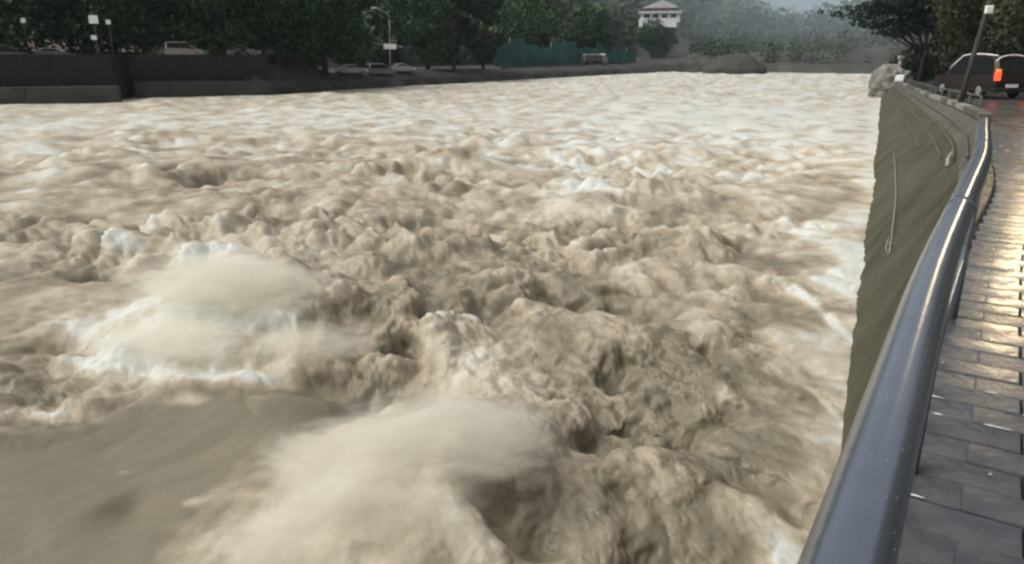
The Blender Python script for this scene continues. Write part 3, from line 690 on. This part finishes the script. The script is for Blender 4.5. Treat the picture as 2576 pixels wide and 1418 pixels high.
# white house on the hillside
hp = at_depth(1662, 50, 255); hb = float(land_z(np.array([hp.x]), np.array([hp.y]))[0])
hs_ = thing('hillside_house', 'white house with two pale roof tiers perched on the wooded hillside', 'house', (hp.x, hp.y, hp.z-1.5), -0.25)
MB().box(-6.2, 6.2, -4, 4, -1.0, 3.2).build('wall', M['white'], hs_)
MB().box(-6.6, -5.4, -4.6, -3.8, -4.5, 1.5, .05).build('pillar', M['white'], hs_)
MB().box(5.4, 6.4, -4.6, -3.8, -4.5, 0.5, .05).build('pillar', M['brown'], hs_)
MB().box(-6.0, 6.0, -3.8, 4.0, -6, -1.003).build('basement', M['wall_dark'], hs_)
for x in (-4.2, -1.4, 1.4, 4.2):
    w2 = MB().box(x-.9, x+.9, -4.08, -3.95, 1.9, 3.0).build('window', M['glass'], hs_)
MB().prism([(-7.0, 3.21), (-6.6, 3.9), (6.6, 3.9), (7.0, 3.21)], -4.8, 4.8).build('lower_roof', M['roof'], hs_)
MB().box(-5.2, 5.2, -3.2, 3.2, 3.91, 4.9).build('upper_storey', M['brown'], hs_)
rf = MB().prism([(-5.9, 4.91), (0.6, 7.3), (5.9, 4.91)], -4.0, 4.0).build('upper_roof', M['roof'], hs_)
# low pale house among the terrace trees
bp_ = ground_l(160, 108)
bh = thing('terrace_house', 'low pale house half hidden behind the terrace trees', 'house', bp_, FS)
MB().box(-9, 9, -3, 3, -1, 3.0).build('wall', M['moss2'], bh)
MB().prism([(-3.6, 3.0), (0, 4.6), (3.6, 3.0)], -9.6, 9.6).build('roof', M['brown'], bh).rotation_euler = (0, 0, math.pi/2)
for x in (-6.5, -3, 1, 5):
    fr = MB().box(x-.8, x+.8, -3.10, -2.98, .9, 2.3).build('window', M['white'], bh)
    MB().box(x-.65, x+.65, -3.13, -3.102, 1.05, 2.15).build('pane', M['glass'], fr)
for u, v, y, w_, h_, lab in [(235, 50, 86, .95, .85, 'bright white board hanging in the dense terrace tree'), (236, 95, 85.5, .6, .5, 'small white board standing below the bright white board'), (58, 52, 85, .5, .5, 'small pale board among leaves above the silver car'), (272, 56, 86.5, .5, .5, 'small round pale board right beside the bright white board')]:
    p = at_depth(u, v, y); gz = ground_l(u, y)[2]
    s_ = thing('pale_board', lab, 'sign', p, 0.2)  # white boards on posts set among the terrace leaves
    MB().box(-w_/2, w_/2, -.04, .04, -h_/2, h_/2, .1 if w_ < .8 else .03).build('board', M['white'], s_)
    MB().tube([(0, .07, gz-p.z-.2), (0, .07, h_/2)], .035, 6).build('post', M['bark'], s_)
# brown mounds on the far shore
for u, y, r, hgt, lab in [(1850, 207, 8.5, 4.4, 'broad brown earth mound on the far shore below the misty gap'), (1760, 222, 6.5, 4.6, 'dark earth mound on the far shore past the pinkish wall')]:
    p = at_depth(u, 136, y)
    m_ = MB(); bmesh.ops.create_icosphere(m_.bm, subdivisions=4, radius=1.0)
    for v in m_.bm.verts:
        n = float(perlin(np.array([v.co.x*2+u]), np.array([v.co.y*2+v.co.z]), 3)[0]); v.co *= 1+.25*n
        v.co = Vector((v.co.x*r, v.co.y*r*.8, v.co.z*hgt))
    for f_ in m_.bm.faces: f_.smooth = True
    tag(m_.build('earth_mound', M['soil'], None, (p.x, p.y, 0.4)), lab, 'mound')

# ------------------------------------------------------------------ near bank: sloped wall, coping, pavement, handrail
YS = np.concatenate([np.arange(-8, 10, 0.75), np.arange(10, 30, 1.0), np.arange(30, 94, 2.0), [93.5]])
rw = thing('river_wall', 'mossy sloped concrete river wall with long ledges below the handrail', 'wall')
NC = 6
def wall_pt(y, f):
    """f = 0 under water ... 1 at the upper edge"""
    xt, zt_ = float(top_x(y))-0.21*(1-float(sstep(9., 16., y))), float(top_z(y)); xw = min(waterline_x(y), xt-0.22)
    f2 = -0.25+1.25*f
    g = (xt-xw)*(1-f2)                     # square to the bank, not to the compass
    return Vector((xt-0.79*g, y+0.405*g, zt_*f2))
for c in range(NC):
    f0, f1 = c/NC, (c+1)/NC
    y = -7.9+1.1*(c % 2)
    while y < 93.2:
        ln = 1.9+0.022*max(y, 0); y1 = min(y+ln, 93.5); o0 = random.uniform(-.004, .004); rings = []
        n = 8
        for q_ in np.linspace(y+0.002, y1-0.002, n):
            lo = wall_pt(q_, f0)+Vector((-0.010-o0, 0.0, 0.003)); hi = wall_pt(q_, f1)+Vector((-0.008-o0, 0.0, -0.003))
            mi = (lo+hi)/2
            rings.append([lo, mi, hi, hi, hi+Vector((.45, -.2, -.14)), lo+Vector((.45, -.2, -.10)), lo])   # front face shares no corner with the rest
        V_ = np.array([[list(p) for p in r_] for r_ in rings]).reshape(-1, 3); F_ = []
        for i_ in range(n-1):
            for q in (0, 1, 3, 4, 5): F_.append((i_*7+q, i_*7+q+1, (i_+1)*7+q+1, (i_+1)*7+q))
        F_ += [(3, 4, 5, 6), ((n-1)*7+6, (n-1)*7+5, (n-1)*7+4, (n-1)*7+3)]
        wm_ = mesh_np('wall_block', V_, F_); sm_f = np.array([(k % 5 < 2) and k < (n-1)*5 for k in range(len(F_))], bool)
        wm_.polygons.foreach_set('use_smooth', sm_f)
        link('wall_block', wm_, M['moss'] if c < 5 else M['moss2'], rw)
        y = y1
# pale ledge line that runs along the slope
LY = np.arange(14.2, 32, 0.8)
MB().tube([wall_pt(y, 0.44)+Vector((-.10, 0, .03)) for y in LY], 0.015, 6).build('ledge_strip', M['pale'], rw)
for f_, y0, y1 in [(.64, 27, 84), (.74, 20, 84), (.82, 17, 84), (.9, 15, 84)]:
    MB().tube([wall_pt(y, f_)+Vector((-.06, 0, .02)) for y in np.arange(y0, y1, 1.5)], 0.035, 6).build('ledge_rib', M['moss2'], rw)
# broken branches caught on the slope
q0 = wall_pt(15.4, 0.44)+Vector((-.16, 0, .06))
br = thing('stranded_branch', 'pale bare branch lying on the sloped wall beside its ledge', 'branch', q0)
MB().tube([(0, 0, 0), (-.22, -.35, -.12), (-.30, -.62, -.22)], [.014, .012, .006], 6).build('stem', M['pale'], br)
MB().tube([(-.12, -.2, -.06), (-.05, -.45, -.02)], [.010, .006], 5).build('twig', M['pale'], br)
q1 = wall_pt(17.3, 0.80)+Vector((-.10, 0, .08))
br = thing('outlet_pipe', 'short pale drain pipe sticking out of the upper sloped wall', 'pipe', q1)
MB().tube([(0.1, .1, .16), (-.10, -.12, .05), (-.2, -.3, -.12)], .045, 8).build('spout', M['pale'], br)

# coping along the far part of the edge
cp = thing('coping', 'pale weathered coping stones along the upper edge of the river wall', 'coping')
y = 20.4
while y < 92:
    step = 1.5+0.02*(y-20); y1 = min(y+step-.05, 93.3)
    a_ = Vector((float(top_x(y)), y, float(top_z(y)))); b_ = Vector((float(top_x(y1)), y1, float(top_z(y1))))
    n_ = Vector((b_.y-a_.y, -(b_.x-a_.x), 0)).normalized()
    m_ = MB(); hz_ = random.uniform(.14, .18)
    P_ = [a_-n_*.10, b_-n_*.10, b_+n_*.22, a_+n_*.22]
    lo = [m_.bm.verts.new(p+Vector((0, 0, -.02))) for p in P_]; hi = [m_.bm.verts.new(p+Vector((0, 0, hz_))) for p in P_]
    m_.bm.faces.new(lo[::-1]); m_.bm.faces.new(hi)
    for q in range(4): m_.bm.faces.new((lo[q], lo[(q+1) % 4], hi[(q+1) % 4], hi[q]))
    m_.build('coping_stone', M['moss2'] if random.random() < .6 else M['pale'], cp)
    y += step
eb = thing('end_block', 'bright pale concrete block ending the coping at the far boulder', 'block', (float(top_x(86))+.2, 86, float(top_z(86))+.15), 1.06)
MB().box(-1.8, 1.8, -.45, .45, 0, .62, .06).build('block', M['white'], eb)
gr = thing('guard_rail', 'low pale steel guard rail on posts along the far coping', 'guard rail')
RY = np.arange(26, 84, 2.0)
MB().tube([(float(top_x(y))+.35, y-.1, float(top_z(y))+.50) for y in RY], .04, 8).build('rail', M['moss2'], gr)
for y in RY[::2]: MB().tube([(float(top_x(y))+.35, y-.1, float(top_z(y))-.2), (float(top_x(y))+.35, y-.1, float(top_z(y))+.49)], .04, 6).build('post', M['moss2'], gr)

# road and pavement sheets
def sheet(name, off0, off1, ys, dz, mtl, label):
    V_, F_ = [], []
    for y in ys:
        dx = float(top_x(y+.5)-top_x(y-.5)); n_ = Vector((1.0, -dx, 0)).normalized()
        a_ = Vector((float(top_x(y)), y, float(top_z(y))+dz))
        V_ += [a_+n_*off0, a_+n_*off1]
    for i_ in range(len(ys)-1): F_.append((2*i_, 2*i_+1, 2*i_+3, 2*i_+2))
    return tag(link(name, mesh_np(name, [list(v) for v in V_], F_), mtl), label, kind='structure')
sheet('road', 0.05, 24, list(np.arange(-8, 94, 1.5)), -0.055, M['road'], 'wet dark riverside road shining under the van')
pv = sheet('pavement', -0.12, 4.6, list(np.arange(-2, 16.1, 0.75)), -0.030, M['bed'], 'wet dark paved walk beside the handrail')
# pavers, running bond, square to the rail
E0 = Vector((0.45, 0.74, 3.4)); T0 = (Vector((4.0, 6.2, 3.4))-E0).normalized(); N0 = Vector((T0.y, -T0.x, 0))
PL, PW = 0.40, 0.20
mb = MB(); mb.box(-PL/2+.0035, PL/2-.0035, -PW/2+.0035, PW/2-.0035, -.05, 0, .007); pm = mb.mesh('paver'); pm.materials.append(M['paver'])
mb = MB(); mb.box(-PL/4+.012, PL/4-.0035, -PW/2+.0035, PW/2-.0035, -.05, 0, .007); pm2 = mb.mesh('half_paver'); pm2.materials.append(M['paver'])
cand = []
for i_ in range(-2, 92):
    for j in range(-1, 10):
        half = (j == -1)
        if half and i_ % 2 == 0: continue
        off = -0.065+(j+0.5)*PL+(0.5*PL if i_ % 2 else 0.0)
        if half: off = -0.065+0.25*PL+0.012
        s_ = (i_+0.5)*PW+0.2
        y0 = E0.y+T0.y*s_
        bend = float(top_x(y0))-(E0.x+T0.x*s_)
        c = E0+T0*s_+N0*off+Vector((bend, 0, 0))
        if c.y < 0.3: continue
        u, v = project(c.x, c.y, c.z)
        if u > 2790 or v > 1640: continue
        cand.append((c.length, random.random(), c, half))
cand.sort(key=lambda q: q[0])
ang = math.atan2(N0.y, N0.x)
for _, _, c, half in cand[:300]:
    o = bpy.data.objects.new('paver', pm2 if half else pm); COL.objects.link(o); o.parent = pv
    o.location = c+Vector((0, 0, random.uniform(-.004, .004))); o.rotation_euler = (random.uniform(-.020, .020), random.uniform(-.012, .012), ang)

# kerb stones under the rail
kb = thing('kerb', 'low mossy brown kerb under the handrail', 'kerb')
s_ = -1.0
while s_ < 15:
    y0, y1 = E0.y+s_*.84, E0.y+(s_+.58)*.84
    a_ = Vector((float(top_x(y0)), y0, 3.4)); b_ = Vector((float(top_x(y1)), y1, 3.4)); d = (b_-a_); n_ = Vector((d.y, -d.x, 0)).normalized()
    ctr = (a_+b_)/2-n_*.14
    m_ = MB().box(-d.length/2+.006, d.length/2-.006, -.06, .06, -.10, .03, .015)
    o = m_.build('kerb_stone', M['kerb'], kb, ctr); o.rotation_euler = (random.uniform(-.02, .02), 0, math.atan2(d.y, d.x)); s_ += .6
# handrail
RP = [(-4.6, -7.0), (-1.2, -1.8), (0.40, 0.74), (0.68, 1.18), (1.13, 1.90), (1.90, 3.05), (2.74, 4.30), (3.92, 6.22), (4.34, 6.9)]
_ry = np.linspace(-7, 6.9, 696); _rx = np.interp(_ry, [p[1] for p in RP], [p[0] for p in RP])
_kk = np.hanning(81); _kk /= _kk.sum(); _pad = np.concatenate([2*_rx[0]-_rx[40:0:-1], _rx, 2*_rx[-1]-_rx[-2:-42:-1]]); _rx = np.convolve(_pad, _kk, 'valid')
pts = [(float(np.interp(y_, _ry, _rx)), float(y_), 4.42) for y_ in np.concatenate([np.arange(-6.8, -1, .6), np.arange(-1, 2, .15), np.arange(2, 6.75, .2)])]
hr = thing('handrail', 'thick wet steel handrail curving away along the pavement edge', 'handrail')
MB().tube(pts, 0.050, 24).build('top_rail', M['rail'], hr)
low = [(p[0], p[1], 3.85) for p in pts]
MB().tube(low, 0.024, 10).build('lower_rail', M['rail'], hr)
for k_ in list(range(15, len(pts)-3, 9))+[len(pts)-1]:
    MB().tube([(pts[k_][0], pts[k_][1], 3.3), (pts[k_][0], pts[k_][1], 4.40)], .03, 10).build('post', M['rail'], hr)
for k_ in (34, 44):
    a_ = Vector(pts[k_]); b_ = Vector(pts[k_+1]); d = (b_-a_).normalized()
    MB().tube([a_, a_+d*.05], 0.0525, 24).build('weld_collar', M['rail'], hr)
wet = mat('clear_rain_water', (0.16, 0.17, 0.19), 0.05, spec=1.0)
def beads(name, P, S, label):
    base = bmesh.new(); bmesh.ops.create_icosphere(base, subdivisions=1, radius=1.0)
    v0 = np.array([v.co[:] for v in base.verts]); f0 = np.array([[v.index for v in f_.verts] for f_ in base.faces]); base.free()
    P = np.array(P); S = np.array(S)
    V_ = (P[:, None, :]+v0[None]*S[:, None, :]).reshape(-1, 3); F_ = (np.arange(len(P))[:, None, None]*len(v0)+f0[None]).reshape(-1, 3)
    tag(link(name, mesh_np(name, V_, F_, True), wet), label, kind='stuff')
P_, S_ = [], []
for _ in range(230):
    q = random.uniform(14, len(pts)-3); k_ = int(q); p = Vector(pts[k_]).lerp(Vector(pts[k_+1]), q-k_)
    d = (Vector(pts[k_+1])-Vector(pts[k_])).normalized(); sd_ = d.cross(Vector((0, 0, 1))); a_ = random.uniform(-1.2, 1.2)
    P_.append(p+.0495*(math.sin(a_)*sd_+Vector((0, 0, math.cos(a_))))); z = random.choice((.001, .0014, .002)); S_.append((z, z, z*.8))
beads('rain_beads', P_, S_, 'beads of rain standing on the steel handrail')
glint_mat = mat('white_glint', (0.72, 0.73, 0.73), 0.3)  # white flecks painted as wet-edge glints on the pavers
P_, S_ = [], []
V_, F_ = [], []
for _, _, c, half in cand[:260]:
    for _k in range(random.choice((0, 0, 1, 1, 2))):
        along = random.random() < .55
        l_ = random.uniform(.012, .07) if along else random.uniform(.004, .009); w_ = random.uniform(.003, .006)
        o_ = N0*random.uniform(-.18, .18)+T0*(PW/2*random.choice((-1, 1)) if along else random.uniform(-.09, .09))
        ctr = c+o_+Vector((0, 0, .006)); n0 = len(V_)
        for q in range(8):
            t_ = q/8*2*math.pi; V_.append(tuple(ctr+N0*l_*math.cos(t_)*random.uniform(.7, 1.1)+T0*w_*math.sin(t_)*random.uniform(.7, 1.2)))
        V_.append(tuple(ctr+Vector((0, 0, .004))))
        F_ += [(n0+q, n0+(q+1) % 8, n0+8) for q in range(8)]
tag(link('painted_glints', mesh_np('painted_glints', V_, F_), glint_mat), 'small white painted glints along the paving joints', kind='stuff')
# weeds on the kerb
for u, v, n_, lab in [(2292, 1090, 7, 'yellow green weed on the kerb, the lowest of the kerb weeds'), (2305, 1012, 6, 'small weed sprouting from the kerb beside the paver corner'), (2278, 1172, 8, 'tuft of weeds in the kerb joint beside the dark rail'), (2330, 955, 5, 'tiny weed on the kerb where the paving edge steps'), (2268, 1215, 6, 'weed hanging over the kerb edge nearest the camera')]:
    p = on_plane(u, v, 3.43); w_ = thing('kerb_weed', lab, 'weed', p, random.uniform(0, 6), 'weeds on the kerb')
    m_ = MB()
    for q in range(n_):
        a_ = random.uniform(0, 6.28); L_ = random.uniform(.03, .07); dx, dy = math.cos(a_)*L_, math.sin(a_)*L_; ww = .009
        m_.face([(0, 0, 0), (dx*.5-dy*ww/L_, dy*.5+dx*ww/L_, L_*.55), (dx, dy, L_*.6), (dx*.5+dy*ww/L_, dy*.5-dx*ww/L_, L_*.5)])
    m_.build('leaves', M['weed'], w_)

# boulder with a post at the end of the wall
bl = at_depth(2248, 165, 91)
bd = thing('boulder', 'pale lumpy boulder at the far end of the sloped wall', 'boulder', (bl.x, bl.y, 0.6))
m_ = MB(); bmesh.ops.create_icosphere(m_.bm, subdivisions=4, radius=1.0)
for v in m_.bm.verts:
    n = float(perlin(np.array([v.co.x*1.6+3]), np.array([v.co.y*1.6+v.co.z*1.9]), 5)[0]+.5*perlin(np.array([v.co.x*4]), np.array([v.co.z*4+v.co.y]), 6)[0])
    v.co *= 1+.38*n; v.co = Vector((v.co.x*2.3, v.co.y*2.0, v.co.z*2.6+.5))
m_.build('rock', M['rock'], bd)
sp = thing('marker_post', 'small pale marker post standing on the boulder', 'post', (bl.x+.6, bl.y-.3, 3.6))
MB().tube([(0, 0, -.6), (0, 0, .8)], .22, 8).build('shaft', M['pale'], sp)
MB().box(-.32, .32, -.3, .3, .8, 1.2, .1).build('cap', M['pale'], sp)

# leaning lamp pole with its lamp lit
px_, py_ = 18.35, 31.0; pz_ = float(top_z(31.0))
pl = thing('lit_street_lamp', 'leaning grey street lamp pole in front of the dark van with its lamp lit', 'street lamp', (px_, py_, pz_))
lean = 0.125
MB().tube([(0, 0, -.3), (lean*2, 0, 2), (lean*5, 0, 5), (lean*7.6, 0, 7.6)], [.11, .10, .085, .07], 10).build('pole', M['wall_grey'], pl)
MB().tube([(lean*7.6, 0, 7.6), (lean*7.6+.3, -.1, 8.0), (lean*7.6+2.2, -.6, 8.22)], [.07, .06, .05], 8).build('arm', M['steel'], pl)
MB().box(-.14, .14, -.2, -.05, 3.55, 3.85, .03).build('junction_box', M['white'], pl, (lean*3.7, 0, 0))
hx, hy, hz_ = lean*7.6+2.6, -.65, 8.15
MB().box(hx-.5, hx+.4, hy-.2, hy+.2, hz_, hz_+.16, .05).build('lamp_head', M['steel'], pl)
MB().box(hx-.42, hx+.32, hy-.15, hy+.15, hz_-.06, hz_-.004, .02).build('lamp_glass', M['lamp'], pl)
ld_ = bpy.data.lights.new('street_lamp_light', 'POINT'); lo_ = bpy.data.objects.new('street_lamp_light', ld_); COL.objects.link(lo_)
ld_.energy = 520; ld_.color = (1.0, 0.80, 0.52); ld_.shadow_soft_size = 0.5; lo_.parent = pl; lo_.location = (hx, hy, hz_-.3)

# ------------------------------------------------------------------ rain haze
hzm = bpy.data.materials.new('rain_haze'); hzm.use_nodes = True
N = hzm.node_tree.nodes; L = hzm.node_tree.links
for n_ in list(N):
    if n_.type == 'BSDF_PRINCIPLED': N.remove(n_)
pvn = N.new('ShaderNodeVolumePrincipled'); pvn.inputs['Color'].default_value = (0.55, 0.64, 0.70, 1); pvn.inputs['Density'].default_value = 0.00016
pvn.inputs['Anisotropy'].default_value = 0.0
L.new(pvn.outputs[0], N['Material Output'].inputs['Volume'])
hb_ = MB().box(-255, 445, -90, 640, -5, 112).build('haze', hzm)
tag(hb_, 'thin grey rain haze over the whole valley', kind='stuff')

# low cloud hanging in the valley beyond the far shore
mm = bpy.data.materials.new('valley_mist'); mm.use_nodes = True
N = mm.node_tree.nodes; L = mm.node_tree.links
for n_ in list(N):
    if n_.type == 'BSDF_PRINCIPLED': N.remove(n_)
pm_ = N.new('ShaderNodeVolumePrincipled'); pm_.inputs['Color'].default_value = (0.76, 0.88, 0.97, 1)
tc = N.new('ShaderNodeTexCoord'); gr_ = N.new('ShaderNodeTexGradient'); gr_.gradient_type = 'SPHERICAL'
L.new(tc.outputs['Object'], gr_.inputs['Vector'])
nz = N.new('ShaderNodeTexNoise'); nz.inputs['Scale'].default_value = 2.6; nz.inputs['Detail'].default_value = 3; L.new(tc.outputs['Object'], nz.inputs['Vector'])
m1 = N.new('ShaderNodeMapRange'); m1.inputs['From Min'].default_value = 0.0; m1.inputs['From Max'].default_value = 0.75; m1.inputs['To Max'].default_value = 0.0082; m1.interpolation_type = 'SMOOTHSTEP'
L.new(gr_.outputs['Fac'], m1.inputs['Value'])
m2 = N.new('ShaderNodeMapRange'); m2.inputs['From Min'].default_value = 0.35; m2.inputs['From Max'].default_value = 0.65; m2.inputs['To Min'].default_value = 0.35; m2.inputs['To Max'].default_value = 1.4
L.new(nz.outputs['Fac'], m2.inputs['Value'])
mu = N.new('ShaderNodeMath'); mu.operation = 'MULTIPLY'; L.new(m1.outputs[0], mu.inputs[0]); L.new(m2.outputs[0], mu.inputs[1])
L.new(mu.outputs[0], pm_.inputs['Density']); L.new(pm_.outputs[0], N['Material Output'].inputs['Volume'])
m_ = MB(); bmesh.ops.create_icosphere(m_.bm, subdivisions=3, radius=1.0)
mo = m_.build('valley_mist', mm, None, (150, 350, 25)); mo.scale = (175, 225, 80)
tag(mo, 'pale low cloud hanging between the hills beyond the far shore', kind='stuff')

# spray over the two breakers
def water_h(x, y):
    X0, Y0, B = WATER_H
    d = math.hypot(x, y); a = math.degrees(math.atan2(x, y))
    i = int(np.clip(np.searchsorted(np.hypot(X0[:, 0], Y0[:, 0]), d), 0, X0.shape[0]-1)); j = int(np.clip(round((a+56)/97*(X0.shape[1]-1)), 0, X0.shape[1]-1))
    return float(B[i, j])
def plume(u, v, sx, sy, sz, lift, dens, label, seed):
    p = on_plane(u, v); z = water_h(p.x, p.y)
    pm2_ = bpy.data.materials.new('spray_plume'); pm2_.use_nodes = True
    N = pm2_.node_tree.nodes; L = pm2_.node_tree.links
    for n_ in list(N):
        if n_.type == 'BSDF_PRINCIPLED': N.remove(n_)
    vol = N.new('ShaderNodeVolumePrincipled'); vol.inputs['Color'].default_value = (0.97, 0.945, 0.85, 1); vol.inputs['Anisotropy'].default_value = 0.2
    tc = N.new('ShaderNodeTexCoord'); g_ = N.new('ShaderNodeTexGradient'); g_.gradient_type = 'SPHERICAL'; L.new(tc.outputs['Object'], g_.inputs['Vector'])
    nz = N.new('ShaderNodeTexNoise'); nz.inputs['Scale'].default_value = 3.2; nz.inputs['Detail'].default_value = 7; nz.inputs['Roughness'].default_value = 0.62; nz.inputs['Distortion'].default_value = 0.9
    mp = N.new('ShaderNodeMapping'); mp.inputs['Location'].default_value = (seed, seed*1.7, 0); L.new(tc.outputs['Object'], mp.inputs['Vector']); L.new(mp.outputs[0], nz.inputs['Vector'])
    ad = N.new('ShaderNodeMath'); ad.operation = 'MULTIPLY_ADD'; L.new(nz.outputs['Fac'], ad.inputs[0]); ad.inputs[1].default_value = 1.9; L.new(g_.outputs['Fac'], ad.inputs[2])
    mr = N.new('ShaderNodeMapRange'); mr.interpolation_type = 'SMOOTHSTEP'; mr.inputs['From Min'].default_value = 1.08; mr.inputs['From Max'].default_value = 1.75; mr.inputs['To Max'].default_value = dens
    L.new(ad.outputs[0], mr.inputs['Value']); 
    fl = N.new('ShaderNodeMapRange'); fl.inputs['From Max'].default_value = 0.55; fl.interpolation_type = 'SMOOTHSTEP'; L.new(g_.outputs['Fac'], fl.inputs['Value'])
    ml = N.new('ShaderNodeMath'); ml.operation = 'MULTIPLY'; L.new(mr.outputs[0], ml.inputs[0]); L.new(fl.outputs[0], ml.inputs[1])
    L.new(ml.outputs[0], vol.inputs['Density']); L.new(vol.outputs[0], N['Material Output'].inputs['Volume'])
    m_ = MB(); bmesh.ops.create_icosphere(m_.bm, subdivisions=3, radius=1.0)
    o = m_.build('spray_plume', pm2_, None, (p.x, p.y, z+lift)); o.scale = (sx, sy, sz)
    tag(o, label, kind='stuff')
plume(600, 835, 2.7, 1.5, 0.85, 0.05, 3.0, 'pale airy spray blown off the breaking wave in mid river', 1.0)
plume(430, 895, 2.0, 1.1, 0.50, 0.02, 2.6, 'thin spray trailing at the foot of the mid river breaker', 2.0)
plume(790, 890, 1.7, 1.0, 0.55, 0.05, 2.2, 'thin spray where the mid river breaker meets the churning ridge', 3.0)
plume(1130, 1310, 1.75, 1.1, 0.60, 0.02, 4.6, 'pale airy spray over the face of the breaking wave close to the railing', 5.0)
plume(950, 1420, 1.45, 0.95, 0.55, 0.04, 4.8, 'soft spray lower down the breaking wave close to the railing', 7.0)
plume(860, 1250, 1.3, 1.1, 0.48, 0.06, 4.0, 'thin spray drifting off the breaking wave over the smooth tongue of water', 8.0)
plume(740, 1460, 1.15, 0.8, 0.40, 0.04, 4.4, 'soft spray at the foot of the breaking wave nearest the camera', 9.0)
